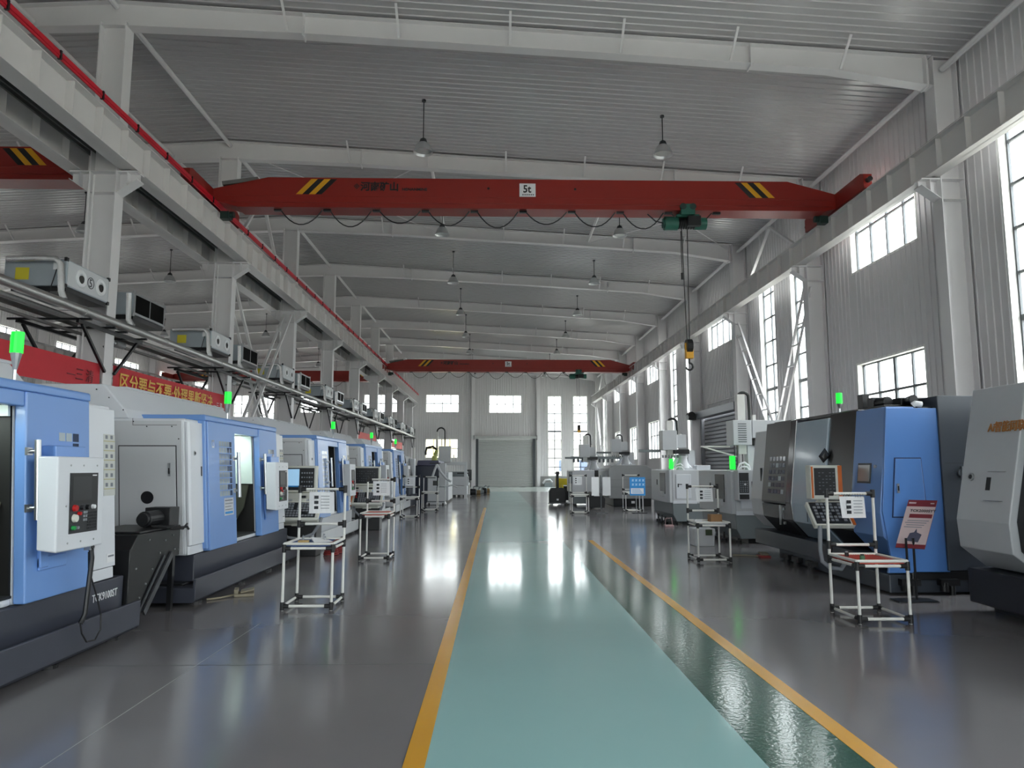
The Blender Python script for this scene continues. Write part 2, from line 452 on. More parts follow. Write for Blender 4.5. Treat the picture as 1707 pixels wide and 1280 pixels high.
b.use(WHITE).box(DOOR_F[0]-.3, Y1-.1, 0, DOOR_F[0]-.2, Y1, 4.2).box(DOOR_F[1]+.2, Y1-.1, 0, DOOR_F[1]+.3, Y1, 4.2)
obj('door_track', b, r, world=True)
b = b1(SHUT).box(DOOR_F[0]-.35, Y1-.4, 4.1, DOOR_F[1]+.3, Y1-.02, 4.32).use(MULL).box(DOOR_F[0]-.38, Y1-.42, 4.0, DOOR_F[0]-.33, Y1, 4.4).box(DOOR_F[1]+.3, Y1-.42, 4.0, DOOR_F[1]+.35, Y1, 4.4)
obj('roller_box', b, r, world=True, bev=.02)
r = struct('door_2', loc=(XR, 28.4, 0), label='grey steel roller shutter in the window wall behind the grey lathes', cat='door')
b = b1(SHUTD); n = 24; zz = [3.75*i/n for i in range(n+1)]; pr = []
for i in range(n): pr += [(zz[i], 0), (zz[i]+.03, .045), (zz[i+1]-.03, .045)]
pr.append((zz[n], 0)); m = len(pr)
vs = [(XR+.08-h, DOOR_R[0]-.5, z) for z, h in pr] + [(XR+.08-h, DOOR_R[1]+.5, z) for z, h in pr]
b.add(vs, [(i, i+1, m+i+1, m+i) for i in range(m-1)])
obj('shutter_curtain', b, r, world=True)
b = b1(SHUTD).box(XR-.12, DOOR_R[0]-.15, 0, XR, DOOR_R[0]+.03, 3.8).box(XR-.12, DOOR_R[1]-.03, 0, XR, DOOR_R[1]+.15, 3.8)
obj('door_track', b, r, world=True)
b = b1(SHUTD).box(XR-.42, DOOR_R[0]-.1, 3.7, XR-.02, DOOR_R[1]+.1, 4.0)
obj('roller_box', b, r, world=True, bev=.02)
b = b1(BLACKM).cyl((XR-.62, DOOR_R[1]-.35, 3.85), (XR-.62, DOOR_R[1]+.05, 3.85), .15).box(XR-.75, DOOR_R[1]-.3, 3.65, XR-.42, DOOR_R[1]+.0, 3.8)
obj('shutter_motor', b, r, world=True)
b = b1(WHITE).tube([(XR-.06, 26.3, 4.25), (XR-.06, 30.2, 4.25)], .02).tube([(XR-.06, 27.2, 4.25), (XR-.06, 27.2, 4.5)], .03)
struct('trim_3', b, label='thin conduit above the side shutter', cat='trim')

# low dado and seam on the far wall
struct('baseboard_far', box1(DADO, 3.72, Y1-.12, 0, XR, Y1, .88), label='low grey base wall beside the far shutter', cat='baseboard')
struct('baseboard_aisle', box1(DADO, XL, Y1-.1, 0, DOOR_F[0]-.4, Y1, .88), label='low grey base wall behind the far machines', cat='baseboard')
struct('trim_1', box1(GIRD, XC, Y1-.022, 6.22, 3.5, Y1, 6.25), label='thin seam line across the far gable wall', cat='trim')

# gable posts
for x, lb in ((-1.98, 'white gable post beside the far shutter on the machine row side'), (3.66, 'white gable post between the far shutter and the tall windows'), (-12.8, 'white gable post in the second aisle')):
    b = b1(WHITE).box(x-.14, Y1-.3, 0, x+.14, Y1-.285, ceil_z(x)-.05).box(x-.14, Y1-.035, 0, x+.14, Y1-.02, ceil_z(x)-.05).box(x-.008, Y1-.286, 0, x+.008, Y1-.034, ceil_z(x)-.05)
    struct('column', b, label=lb, cat='column')

# steel columns
def hcol(x0, x1, y, ztop, fw_=.3, t=.018):
    b = b1(WHITE).box(x0, y-fw_/2, 0, x0+t, y+fw_/2, ztop).box(x1-t, y-fw_/2, 0, x1, y+fw_/2, ztop).box(x0+t, y-.008, 0, x1-t, y+.008, ztop)
    b.box(x0+t, y-fw_/2, 6.7, x1-t, y+fw_/2, 6.715).box(x0+t, y-fw_/2, 7.1, x1-t, y+fw_/2, 7.115)
    return b
for i, y in enumerate(COLS):
    b = hcol(8.5, 8.97, y, 9.6)
    # bracket carrying the crane girder
    b.box(8.14, y-.13, 7.1, 8.5, y+.13, 7.125).prism([(8.14, 6.98), (8.5, 6.72), (8.5, 6.735), (8.14, 6.995)], 'y', y-.13, y+.13).prism([(8.14, 6.99), (8.5, 6.73), (8.5, 7.1), (8.14, 7.1)], 'y', y-.007, y+.007)
    b.box(8.3, y-.13, 6.87, 8.31, y+.13, 7.1)
    struct('column', b, label='white steel column with crane bracket on the window wall, %s from the viewpoint' % nth[i], cat='column')
    b = hcol(-7.6, -7.1, y, 10.1)
    for s, x0, xt in ((1, -7.1, -6.72), (-1, -7.6, -7.98)):
        b.box(x0, y-.13, 7.1, xt, y+.13, 7.125).prism([(x0, 6.7), (xt, 6.96), (xt, 6.975), (x0, 6.715)], 'y', y-.13, y+.13).prism([(x0, 6.71), (xt, 6.97), (xt, 7.1), (x0, 7.1)], 'y', y-.007, y+.007)
        b.box((x0+xt)/2-.005, y-.13, 6.85, (x0+xt)/2+.005, y+.13, 7.1)
    struct('column', b, label='white steel column of the middle row beside the blue lathes, %s from the viewpoint' % nth[i], cat='column')
    b = hcol(XL+.03, XL+.5, y, 9.6)
    b.box(XL+.5, y-.13, 7.1, XL+.9, y+.13, 7.125).prism([(XL+.5, 6.72), (XL+.9, 6.98), (XL+.9, 7.1), (XL+.5, 7.1)], 'y', y-.1, y+.1)
    struct('column', b, label='white steel column on the wall of the second aisle, %s from the viewpoint' % nth[i], cat='column')
    if i in (0, 1, 2, 4):   # conduit on the near side of some middle columns
        b = b1(WHITE).tube([(-7.56, y-.19, 1.0), (-7.56, y-.19, 7.0)], .025).tube([(-7.48, y-.19, 1.0), (-7.48, y-.19, 7.0)], .018)
        struct('trim_2', b, label='white conduit pair on the %s middle column' % nth[i], cat='trim')

# crane girders
def girder(x, label, zb=7.15, zt=7.78, fw_=.32, step=.85, rail=True):
    b = b1(GIRD).box(x-fw_/2, Y0, zb, x+fw_/2, Y1-.4, zb+.018).box(x-fw_/2, Y0, zt-.018, x+fw_/2, Y1-.4, zt).box(x-.007, Y0, zb, x+.007, Y1-.4, zt)
    y = Y0+.6
    while y < Y1-.5:
        b.box(x-fw_/2+.02, y-.006, zb+.018, x+fw_/2-.02, y+.006, zt-.018); y += step
    if rail: b.use(STEEL).box(x-.03, Y0, zt, x+.03, Y1-.4, zt+.09)
    return struct('girder', b, label=label, cat='girder')
girder(-6.9, 'white crane girder with red conductor line along the middle column row')
girder(-7.95, 'white crane girder on the second aisle side of the middle columns')
girder(8.36, 'white crane girder along the window wall', fw_=.27)
girder(XL+.75, 'white crane girder along the wall of the second aisle')
b = b1(GRATE).box(-7.76, Y0, 7.6, -7.1, Y1-.4, 7.62)
y = Y0
for x in (-7.72, -7.6, -7.25, -7.12): b.box(x-.02, Y0, 7.5, x+.02, Y1-.4, 7.6)
struct('catwalk', b, label='dark grey walkway plate between the two middle girders', cat='walkway')

# rafters with fly braces
BOT = [(-7.35, 10.06), (-4., 9.95), (2., 9.62), (6.5, 9.34), (8.5, 9.02)]
BOTL = [(2*XC-x, z) for x, z in BOT]
BOTL = [(max(x, XL+.3), z) for x, z in BOTL]
def rafter(y, i):
    b = b1(WHITE)
    for pts in (BOT, BOTL):
        top = [(x, ceil_z(x)-.04) for x, z in pts]
        b.prism(pts + top[::-1], 'y', y-.006, y+.006)
        b.prism(pts + [(x, z-.016) for x, z in pts[::-1]], 'y', y-.12, y+.12)
        b.prism(top + [(x, z-.016) for x, z in top[::-1]], 'y', y-.12, y+.12)
    for x in (-3.75, 4.95, 8.4, 2*XC+3.75, 2*XC-4.95):
        zb = 9.0; 
        for pts in (BOT, BOTL):
            for (xa, za), (xb, zb_) in zip(pts, pts[1:]):
                if min(xa, xb) <= x <= max(xa, xb): zb = za+(zb_-za)*(x-xa)/(xb-xa)
        b.box(x-.012, y-.12, zb-.06, x+.012, y+.12, ceil_z(x)-.05)
    r = struct('rafter', b, label='white sloping roof rafter, %s from the viewpoint' % nth[i], cat='rafter')
    for k in range(-8, 6):
        x = -4.05+2.15*k if k >= 0 else -10.65+2.15*(k+1)
        if x < XL+.8 or x > 8: continue
        pts = BOT if x > XC else BOTL
        zb = 9.5
        for (xa, za), (xb, zb_) in zip(pts, pts[1:]):
            if min(xa, xb) <= x <= max(xa, xb): zb = za+(zb_-za)*(x-xa)/(xb-xa)
        obj('brace', b1(WHITE).bar((x, y-.1, zb+.03), (x, y-.58, ceil_z(x)-.03), .045, .03), r)
    return r
for i, y in enumerate(COLS): rafter(y, i)
# ridge and eave tubes between rafters
for i, y in enumerate(COLS[:-1]):
    struct('tie_tube', b1(WHITE).tube([(-7.33, y+.1, 10.42), (-7.33, y+5.9, 10.42)], .055), label='white ridge tube in the %s roof bay' % nth[i], cat='tube')
    struct('tie_tube', b1(WHITE).tube([(8.72, y+.1, 9.36), (8.72, y+5.9, 9.36)], .06), label='white eave tube in the %s roof bay by the window wall' % nth[i], cat='tube')
    struct('tie_tube', b1(WHITE).tube([(-8.9, y+.1, 10.1), (-8.9, y+5.9, 10.1)], .05), label='white tube under the second aisle roof in the %s bay' % nth[i], cat='tube')

for x, lb in ((-1.85, 'white roof tube above the nearest crane on the lathe side'), (3.3, 'white roof tube above the nearest crane on the window side')):
    struct('tie_tube', b1(WHITE).tube([(x, 19.3, ceil_z(x)-.25), (x, 25.1, ceil_z(x)-.25)], .05), label=lb, cat='tube')
for x0, x1, lb in ((-6.9, -2.2, 'thin white roof tie rod on the lathe side'), (3.4, 8.3, 'thin white roof tie rod on the window side')):
    struct('tie_tube', b1(WHITE).tube([(x0, 19.4, ceil_z(x0)-.3), (x1, 25.0, ceil_z(x1)-.3)], .014).tube([(x1, 19.4, ceil_z(x1)-.3), (x0, 25.0, ceil_z(x0)-.33)], .014), label=lb, cat='rod')

# lattice bracing
def lattice(x, y0, y1, zt, ym, zb, label, w=.32):
    b = b1(WHITE)
    for ya in (y0, y1):
        s = 1 if ya < ym else -1
        p0 = Vector((x, ya, zt)); p1 = Vector((x, ym-s*.1, zb)); d = (p1-p0).normalized(); q = Vector((0, d.z, -d.y))*w
        if q.y*s > 0: q = -q
        b.bar(p0, p1, .06, .05); b.bar(p0+q, p1+q, .06, .05)
        L_ = (p1-p0).length; n = 7
        for k in range(1, n):
            a = p0+d*(L_*k/n); b.bar(a, a+Vector((0, q.y/abs(q.y)*w*1.15, 0)) , .04, .04)
    return struct('brace_lattice', b, label=label, cat='brace')
lattice(8.6, 25.0, 19.4, 6.75, 22.0, 2.9, 'white ladder bracing in a V in front of the tall windows', .42)
lattice(8.6, 61.0, 55.4, 6.75, 58.2, 2.9, 'white ladder bracing in a V by the far corner', .42)
b = b1(WHITE)
for x in (-7.25, -7.5):
    b.bar((x, 19.4, 6.95), (x, 25.0, 1.0), .07, .07); b.bar((x+.05, 25.0, 6.95), (x+.05, 19.4, 1.0), .07, .07)
for t in (.12, .24, .36, .62, .74, .86):
    b.bar((-7.25, 19.4+5.6*t, 6.95-5.95*t), (-7.5, 19.4+5.6*t, 6.95-5.95*t), .04, .04); b.bar((-7.25, 25-5.6*t, 6.95-5.95*t), (-7.5, 25-5.6*t, 6.95-5.95*t), .04, .04)
struct('brace_lattice', b, label='white crossed lattice bracing between two middle columns', cat='brace')
for x, sx in ((8.6, 1), (-7.3, -1)):
    for ys in (19.2, 55.2):
        b = b1(WHITE).bar((x, ys+2.6, 9.15 if sx > 0 else 10.0), (x, ys+.5, 7.82), .09, .07).bar((x, ys+2.6, 9.15 if sx > 0 else 10.0), (x, ys+4.7, 7.82), .09, .07)
        struct('brace_lattice', b, label='white inverted V brace above the crane girder, %s, %s' % ('window wall' if sx > 0 else 'middle row', 'bay of the crossed bracing' if ys < 30 else 'last bay'), cat='brace')

# outside: ground, a pale yellow building and trees beyond the far windows
struct('ground', box1(M('outside_concrete', '#9b9890', .8), -120, -120, -.5, 120, 190, -.25), label='pale concrete ground outside the hall', cat='ground')
def xbuild(x0, x1, y0, y1, h, mat, lb):
    b = b1(mat).box(x0, y0, -.25, x1, y1, h).use(PANE)
    for z in range(1, int(h/3.2)+1):
        x = x0+.8
        while x < x1-1.6: b.box(x, y0-.02, z*3.2-2, x+1.2, y0+.1, z*3.2-.6); x += 2.6
    struct('exterior_building', b, label=lb, cat='building')
xbuild(-8.2, -4.6, 76, 84, 5.4, M('outside_yellow_wall', '#dccb8e', .8), 'yellow low building outside the far windows')
xbuild(2, 14, 92, 100, 5.2, M('outside_grey_wall', '#a8a6a2', .8), 'grey building outside the tall far windows')
# ---------------------------------------------------------------- sky
w = bpy.data.worlds.new('overcast_sky'); S.world = w; w.use_nodes = True
N = w.node_tree.nodes; L = w.node_tree.links
bg = N['Background']
tc = N.new('ShaderNodeTexCoord'); sx = N.new('ShaderNodeSeparateXYZ'); rmp = N.new('ShaderNodeValToRGB')
L.new(tc.outputs['Generated'], sx.inputs[0]); L.new(sx.outputs['Z'], rmp.inputs[0])
rmp.color_ramp.elements[0].position = 0.; rmp.color_ramp.elements[0].color = (.4, .4, .4, 1)
rmp.color_ramp.elements[1].position = .8; rmp.color_ramp.elements[1].color = (1.5, 1.52, 1.55, 1)
L.new(rmp.outputs[0], bg.inputs[0]); bg.inputs[1].default_value = 3.0
S.view_settings.view_transform = 'Standard'; S.view_settings.look = 'None'; S.view_settings.gamma = 1; S.view_settings.exposure = 2.5
S.cycles.max_bounces = 12; S.cycles.diffuse_bounces = 10; S.cycles.glossy_bounces = 4; S.cycles.transparent_max_bounces = 12
S.cycles.sample_clamp_indirect = 6; S.cycles.caustics_reflective = False; S.cycles.caustics_refractive = False
# ---------------------------------------------------------------- overhead cranes
CRX = .8
def make_crane(loc, label, sign=True):
    """loc: middle of the span at the near face of the girder, z = underside of the girder (local z 0)"""
    t = thing('bridge_crane', label, 'crane', loc)
    L0, L1 = -7.62, 7.62
    h, d = .76, .46
    prof = [(-7.0, .02), (-7.62, .2), (-7.62, .46), (-6.3, h), (6.3, h), (7.56, .42), (7.56, .1), (7.2, .02)]
    b = b1(RED).prism(prof, 'y', 0, d)
    b.box(-7.0, -.05, -.0, 7.2, d+.05, .019)
    b.box(-7.3, -.02, .13, 7.4, d+.02, .15).box(-7.3, -.008, .29, 7.4, d+.008, .3)
    obj('girder', b, t, bev=.008)
    for sx in (-1, 1):
        x = 7.56 if sx > 0 else -7.68
        b = b1(RED).prism([(-1.35, .06), (1.75, .06), (1.75, .4), (1.6, .46), (-1.2, .46), (-1.35, .4)], 'x', x-.1, x+.1)
        b.use(BLACKM)
        ec = obj('end_carriage', b, t, bev=.012)
        for y in (-1.05, 1.45):
            obj('wheel', b1(BLACKM).cyl((x-.06, y, .19), (x+.06, y, .19), .17), ec)
        obj('buffer', b1(BLACK).cyl((x, -1.35, .25), (x, -1.46, .25), .06), ec); obj('buffer', b1(BLACK).cyl((x, 1.75, .25), (x, 1.86, .25), .06), ec)
        b = b1(DKGREEN).cyl((x-sx*.2, .3, -.08), (x-sx*.5, .3, -.08), .08).box(x-sx*.4, .2, -.2, x-sx*.2, .4, -.02)
        obj('travel_motor', b, t)
    # warning stripes
    for x0, lean, nm in ((-5.62, .36, 'l'), (5.0, -.36, 'r')):
        b = B()
        for i in range(4):
            m_ = (YEL, BLACK)[i % 2] if nm == 'l' else (BLACK, YEL)[i % 2]
            xa = x0+i*.155; xb = xa+.15
            zb, zt = .34, .72
            b.use(m_).prism([(xa-max(0, -lean)*-1*0 - (0 if lean > 0 else 0), zb), (xb, zb), (xb+lean, zt), (xa+lean, zt)] if lean > 0 else [(xa-lean, zb), (xb-lean, zb), (xb, zt), (xa, zt)], 'y', -.004, .002)
        obj('warning_stripes', b, t)
    if sign:
        b = b1(BLACK)
        for a in ((0, .07), (.07, 0), (0, -.07), (-.07, 0)): pass
        b.add([(-4.24, -.003, .55), (-4.17, -.003, .62), (-4.1, -.003, .55), (-4.17, -.003, .48), (-4.215, -.003, .55), (-4.17, -.003, .595), (-4.125, -.003, .55), (-4.17, -.003, .505)], [(0,1,5,4), (1,2,6,5), (2,3,7,6), (3,0,4,7)])
        b.box(-4.19, -.004, .53, -4.15, -.001, .57)
        obj('logo', b, t)
        text('lettering', '河南矿山', .235, BLACK, (-4.08, -.004, .46), (1,0,0), (0,0,1), t, ext=.003, xs=.98, bold=.008)
        text('lettering', 'HENANMINE', .095, BLACK, (-3.08, -.004, .45), (1,0,0), (0,0,1), t, ext=.003, xs=1.1, bold=.003)
    b = b1(PAPER).box(-.25, -.012, .32, .14, 0, .65)
    pl = obj('load_plate', b, t)
    text('lettering', '5t', .26, BLACK, (-.165, -.016, .425), (1,0,0), (0,0,1), pl, ext=.003, xs=.9, bold=.006)
    b = b1(INK)
    for i in range(6): b.box(-.18+i*.05, -.016, .355, -.15+i*.05, -.012, .38)
    obj('small_print', b, pl)
    for x in (-1.0, 1.1): obj('inspection_hole', b1(BLACKM).cyl((x, -.006, .52), (x, .01, .52), .03), t)
    b = b1(GRATE).slab((-7.4, .05, .58), (.85, 0, .12), (0, .3, 0), (-.02, 0, .09))
    obj('cable_box', b, t)
    # festoon cable: loops hung under the girder
    b = b1(CABLE); x = -6.0
    for i in range(9):
        n = 9; w = 1.0; pts = []
        for k in range(n+1):
            s = k/n; pts.append((x+w*s, .1, -.02-.36*(1-(2*s-1)**2)*(1+.15*math.sin(i*2.1))))
        b.tube(pts, .014, 6); x += w+.18
    obj('festoon_cable', b, t)
    x = -6.03
    for i in range(10): obj('cable_trolley', b1(BLACKM).box(x-.12, .06, -.05, x+.06, .14, -.002), t); x += 1.18
    return t
crane = make_crane((CRX, 16.75, 7.79), 'red bridge crane nearest the viewpoint spanning the hall, with a five tonne plate')
crane2 = make_crane((CRX, 44.1, 7.5), 'red bridge crane far down the hall in front of the gable windows')
cr3 = copy_tree(crane2); cr3.location = (CRX-16.55, 15.2, 7.79); cr3['label'] = 'red bridge crane over the second aisle, its striped end by the first column'
cr4 = copy_tree(crane2); cr4.location = (CRX-16.25, 51.4, 7.76); cr4['label'] = 'red bridge crane far back over the second aisle, behind the red banner'
for c_ in (crane, crane2, cr3, cr4): c_['group'] = 'red bridge cranes'

def make_hoist(loc, label, drop, hook_y):
    t = thing('electric_hoist', label, 'hoist', loc)      # loc: girder underside
    obj('motor', b1(GREENH).cyl((-.52, .2, -.2), (-.2, .2, -.2), .17, n=18).cyl((-.56, .2, -.2), (-.52, .2, -.2), .12), t, smooth=True)
    obj('gearbox', b1(GREENH).cyl((.22, .2, -.2), (.5, .2, -.2), .15, n=18), t, smooth=True)
    b = b1(BLACKM).cyl((-.2, .2, -.2), (.22, .2, -.2), .13, n=18)
    for i in range(7): b.lathe((-.18+i*.06, .2, -.2), [(.13, 0), (.145, .02), (.13, .04)], 'x', 18)
    obj('rope_drum', b, t, smooth=True)
    b = b1(GREENH).box(-.17, -.09, -.06, .17, .5, .2).box(-.26, 0, -.09, .3, .4, -.03)
    obj('trolley', b, t, bev=.01)
    for x in (-.12, .12):
        obj('wheel', b1(DKGREEN).cyl((x, -.1, .13), (x, -.06, .13), .08), t)
    b = b1(BLACKM).box(.0, -.05, -.32, .32, .1, -.08)
    obj('control_box', b, t, bev=.01)
    b = b1(CABLE)
    for x in (-.1, .04): b.tube([(x, .2, -.3), (x+(.06 if x < 0 else -.02), .2, drop+.2)], .011, 6)
    obj('wire_rope', b, t)
    b = b1(YEL).box(-.09, .12, drop-.18, .09, .28, drop+.02).use(BLACKM).cyl((-.07, .2, drop+.12), (.07, .2, drop+.12), .17, n=18)
    b.use(YEL).box(-.1, .17, drop-.02, -.06, .23, drop+.2).box(.06, .17, drop-.02, .1, .23, drop+.2)
    blk = obj('hook_block', b, t, bev=.008)
    pts = [(0, .2, drop-.18), (0, .2, drop-.28)] + [(.085*math.sin(a), .2, drop-.37+.085*math.cos(a)) for a in [i*.5 for i in range(0, 10)]]
    obj('hook', b1(BLACKM).tube(pts, .024, 8), blk, smooth=True)
    b = b1(CABLE).tube([(-.5, .2, -.2), (-.75, .15, -.16), (-.95, .1, 0)], .015, 6)
    obj('supply_cable', b, t)
    return t
make_hoist((4.62, 16.75, 7.74), 'green electric hoist under the nearest red crane with a yellow hook block', -3.36, 0)
make_hoist((5.1, 44.1, 7.45), 'green electric hoist under the far red crane', -3.5, 0)
cam_ = thing('pendant_cable', 'thin black control cable hanging from the nearest hoist beside its ropes', 'cable', (4.5, 16.95, 7.3))
obj('cable', b1(CABLE).tube([(0, 0, .05), (0, 0, -.5), (.01, 0, -1.0)], .01, 6), cam_)
obj('plug', b1(BLACK).cyl((.01, 0, -1.0), (.01, 0, -1.16), .035), cam_)

# conductor line on the near edge of the middle girder
t = thing('conductor_rail', 'red conductor line with black clips on the middle crane girder', 'rail', (-6.70, 6, 7.84))
b = b1(REDB)
for dz, dx in ((.0, 0), (.045, .008), (.09, .0)): b.box(-.012+dx, -2, dz-.02, .012+dx, 56, dz+.02)
obj('bar', b, t)
y = -1.5
for i in range(48): obj('clip', b1(BLACKM).box(-.02, y, -.03, .035, y+.035, .115), t); y += 1.2

# ---------------------------------------------------------------- pendant high-bay lamps
def make_lamp():
    t = thing('pendant_lamp', '', 'lamp', (0, 0, 0), 'high bay pendant lamps')
    b = b1(LAMPG).lathe((0, 0, 0), [(.1, .24), (.15, .2), (.2, .08), (.235, 0), (.225, 0), (.19, .08), (.14, .19), (.0, .2)], 'z', 24)
    obj('lamp_shade', b, t, smooth=True)
    b = b1(LAMPK).cyl((0, 0, .24), (0, 0, .33), .1, .07, n=18).cyl((0, 0, .33), (0, 0, .36), .03)
    obj('driver_housing', b, t)
    obj('lamp_lens', b1(M('lamp_lens', '#d8dad8', .3)).cyl((0, 0, .05), (0, 0, .06), .19, n=24), t)
    return t
proto = make_lamp(); first = True
rowsX = ((-1.73, 'of the hall row beside the lathes'), (3.93, 'of the hall row nearer the window wall'), (-12.97, 'of the second aisle row beside the columns'), (-18.63, 'of the second aisle row farther from the columns'))
for x, rl in rowsX:
    for k in range(8):
        y = 16.2+6*k
        o = proto if first else copy_tree(proto); first = False
        o.location = (x, y, 8.95)
        rod = obj('suspension_rod', b1(LAMPK).cyl((0, 0, .36), (0, 0, ceil_z(x)-8.95-.02), .012, n=6).cyl((0, 0, ceil_z(x)-8.95-.06), (0, 0, ceil_z(x)-8.95-.015), .05, n=8), o)
        o['label'] = 'grey pendant high bay lamp, %s %s' % (nth[k], rl)

# ---------------------------------------------------------------- chilled water line, fan coil units and brackets on the middle columns
PX, PZ = -6.93, 4.22
t = thing('insulated_pipe', 'long silver lagged pipe running past the middle columns above the lathes', 'pipe', (PX, 8, PZ))
b = b1(FOIL).tube([(0, -6, 0), (0, 53, 0)], .075, 14)
for i in range(20): b.tube([(0, -5+3*i, 0), (0, -4.9+3*i, 0)], .084, 14)
obj('pipe', b, t, smooth=True)
for dx, dz, r_, nm in ((-.55, .0, .05, 'second silver pipe running behind the lagged pipe'), (-.82, .0, .045, 'third pipe behind the lagged pipe'), (-.62, -.2, .03, 'thin pipe lowest behind the lagged pipe')):
    t = thing('service_pipe', nm + ' along the middle columns', 'pipe', (PX+dx, 8, PZ+dz))
    obj('pipe', b1(FOIL if r_ > .045 else GRATE).tube([(0, -6, 0), (0, 53, 0)], r_, 10), t, smooth=True)

def make_unit(white):
    t = thing('fan_coil_unit', '', 'fan unit', (0, 0, 0))     # origin: near lower edge of the front face
    Lu, D, h = 1.28, 1.0, .44
    body = M('unit_galvanised', '#aeb8bf', .35, .35, var=.05)
    b = b1(body).box(-D, 0, 0, 0, Lu, h)
    obj('casing', b, t, bev=.008)
    b = b1(BLACKM if white else STEEL)
    for y in (0, Lu):
        for z in (0, h): b.box(-.03, y-.03, z-.03, .012, y+.03, z+.03)
    obj('corner_cap', b, t)
    if white:
        fr = b1(MGREY).box(0, .03, .02, .008, Lu-.03, h-.02)
        fp = obj('front_panel', fr, t)
        for y in (.4, 1.0):
            b = b1(PAPER).lathe((.008, y, .22), [(.15, 0), (.15, .012), (.13, .03), (.085, .02), (.08, -.01)], 'x', 24)
            n_ = obj('nozzle', b, fp, smooth=True)
            obj('nozzle_opening', b1(CHAMB).cyl((.006, y+.02, .2), (.02, y+.02, .2), .078, n=20), n_)
        obj('drip_tray', b1(BLACKM).box(-.9, .04, -.08, -.01, Lu-.04, -.005), t)
    else:
        b = b1(STEEL)
        for (ya, yb, za, zb) in ((0, Lu, 0, .045), (0, Lu, h-.045, h), (0, .045, 0, h), (Lu-.045, Lu, 0, h), (Lu/2-.012, Lu/2+.012, .04, h-.04)): b.box(-.005, ya, za, .014, yb, zb)
        obj('frame', b, t)
        obj('coil_face', b1(M('coil_dark', '#0c0b0a', .9, spec=.1)).box(0, .045, .045, .006, Lu-.045, h-.045), t)
        obj('drip_tray', b1(BLACKM).box(-.9, .02, -.09, -.01, Lu-.02, -.004), t)
    b = b1(FOILW).tube([(-.9, -.1, h-.03), (-.35, -.1, h-.01), (-.12, -.1, h-.02), (-.04, -.1, h-.1), (.0, -.1, -.12), (.06, -.1, -.25)] if white else [(-.05, -.1, h-.05), (-.03, -.1, -.12), (.06, -.1, -.25)], .05, 10)
    obj('lagged_branch', b, t, smooth=True)
    if white:
        obj('label_plate', b1(YLABEL).box(-.82, -.004, .1, -.6, 0, .3), t)
        obj('thermostat_box', b1(PAPER).box(-.2, -.03, .26, -.08, 0, .38), t)
        obj('thermostat_cable', b1(CABLE).tube([(-.14, -.03, .27), (-.2, -.04, .0), (-.26, -.02, -.2)], .008, 6), t)
    return t
pw_, pd_ = make_unit(True), make_unit(False)
for i, y in enumerate(COLS[1:]):
    if i > 8: break
    for kind, p_, dy in (('w', pw_, -1.58), ('d', pd_, .62)):
        o = p_ if i == 0 else copy_tree(p_)
        o.location = (-7.02, y+dy, 4.55)
        if kind == 'w':
            o['label'] = 'fan coil unit with two round nozzles%s, %s along the lagged pipe' % (' and number 5' if i == 0 else '', nth[i])
            o['group'] = 'fan coil units with nozzles'
        else:
            o['label'] = 'fan coil unit with a dark coil face, %s along the lagged pipe' % nth[i]
            o['group'] = 'fan coil units with dark coils'
fp = [c for c in pw_.children if c.name.startswith('front_panel')][0]
b = b1(INK).lathe((.008, .7, .22), [(.1, 0), (.1, .004), (.088, .004), (.088, 0)], 'x', 24)
obj('number_ring', b, fp)
text('number', '5', .2, INK, (.011, .645, .15), (0, 1, 0), (0, 0, 1), fp, ext=.002)

for i, y in enumerate(COLS):
    t = thing('pipe_bracket', 'dark steel bracket carrying the pipes at the %s middle column' % nth[i], 'bracket', (-7.35, y, 4.1), 'dark pipe brackets')
    b = b1(BLACKM).box(-.75, -1.1, -.06, -.69, 1.1, 0).box(.26, -1.1, -.06, .31, 1.1, 0)
    for yy in (-1.0, -.22, .2, .95): b.box(-.95, yy-.025, -.0, .46, yy+.025, .035)
    obj('frame', b, t)
    for x in (.28, -.72):
        for s in (-1, 1):
            obj('strut', b1(BLACKM).bar((x, s*.95, -.06), (x, s*.16, -.78), .045, .045), t)
    obj('valve', b1(STEEL).cyl((.1, .45, -.15), (.1, .75, -.15), .07).tube([(.1, .3, -.1), (.1, .45, -.15)], .04).use(CABLE).tube([(.2, -.1, -.3), (.1, .2, -.34), (.05, .4, -.2), (.1, .5, -.15)], .015, 6), t)

# ---------------------------------------------------------------- banners between the middle columns
def banner(y0, y1, z0, z1, txt, mat, tmat, label, tail=None):
    t = thing('banner', label, 'banner', (-7.12, y0, z0), 'red slogan banners')
    n = 14; b = b1(mat); L_ = y1-y0; hh = z1-z0
    vs = []
    for j in range(4):
        for i in range(n+1):
            u = i/n; vs.append((.012*math.sin(u*9+j), L_*u, hh*j/3-.05*math.sin(PI*u)*(.6 if j < 3 else .3)))
    f = []
    for j in range(3):
        for i in range(n): a = j*(n+1)+i; f.append((a, a+1, a+n+2, a+n+1))
    k = len(vs); vs2 = vs + [(x-.006, y, z) for x, y, z in vs]
    f2 = f + [tuple(q+k for q in g[::-1]) for g in f]
    b.add(vs2, f2)
    obj('cloth', b, t, smooth=True)
    b = b1(CABLE).tube([(0, -.18, hh), (0, 0, hh)], .006, 5).tube([(0, L_, hh), (0, L_+.18, hh)], .006, 5).tube([(0, -.18, .02), (0, 0, .02)], .006, 5).tube([(0, L_, .02), (0, L_+.18, .02)], .006, 5)
    obj('tie_cord', b, t)
    if txt: text('lettering', txt, .34, tmat, (.02, .2, .09), (0, 1, 0), (0, 0, 1), t, ext=.003, xs=1.08, bold=.005)
    if tail: text('lettering', tail[0], tail[1], tail[3], (.02, tail[2], .1), (0, 1, 0), (0, 0, 1), t, ext=.003)
    return t
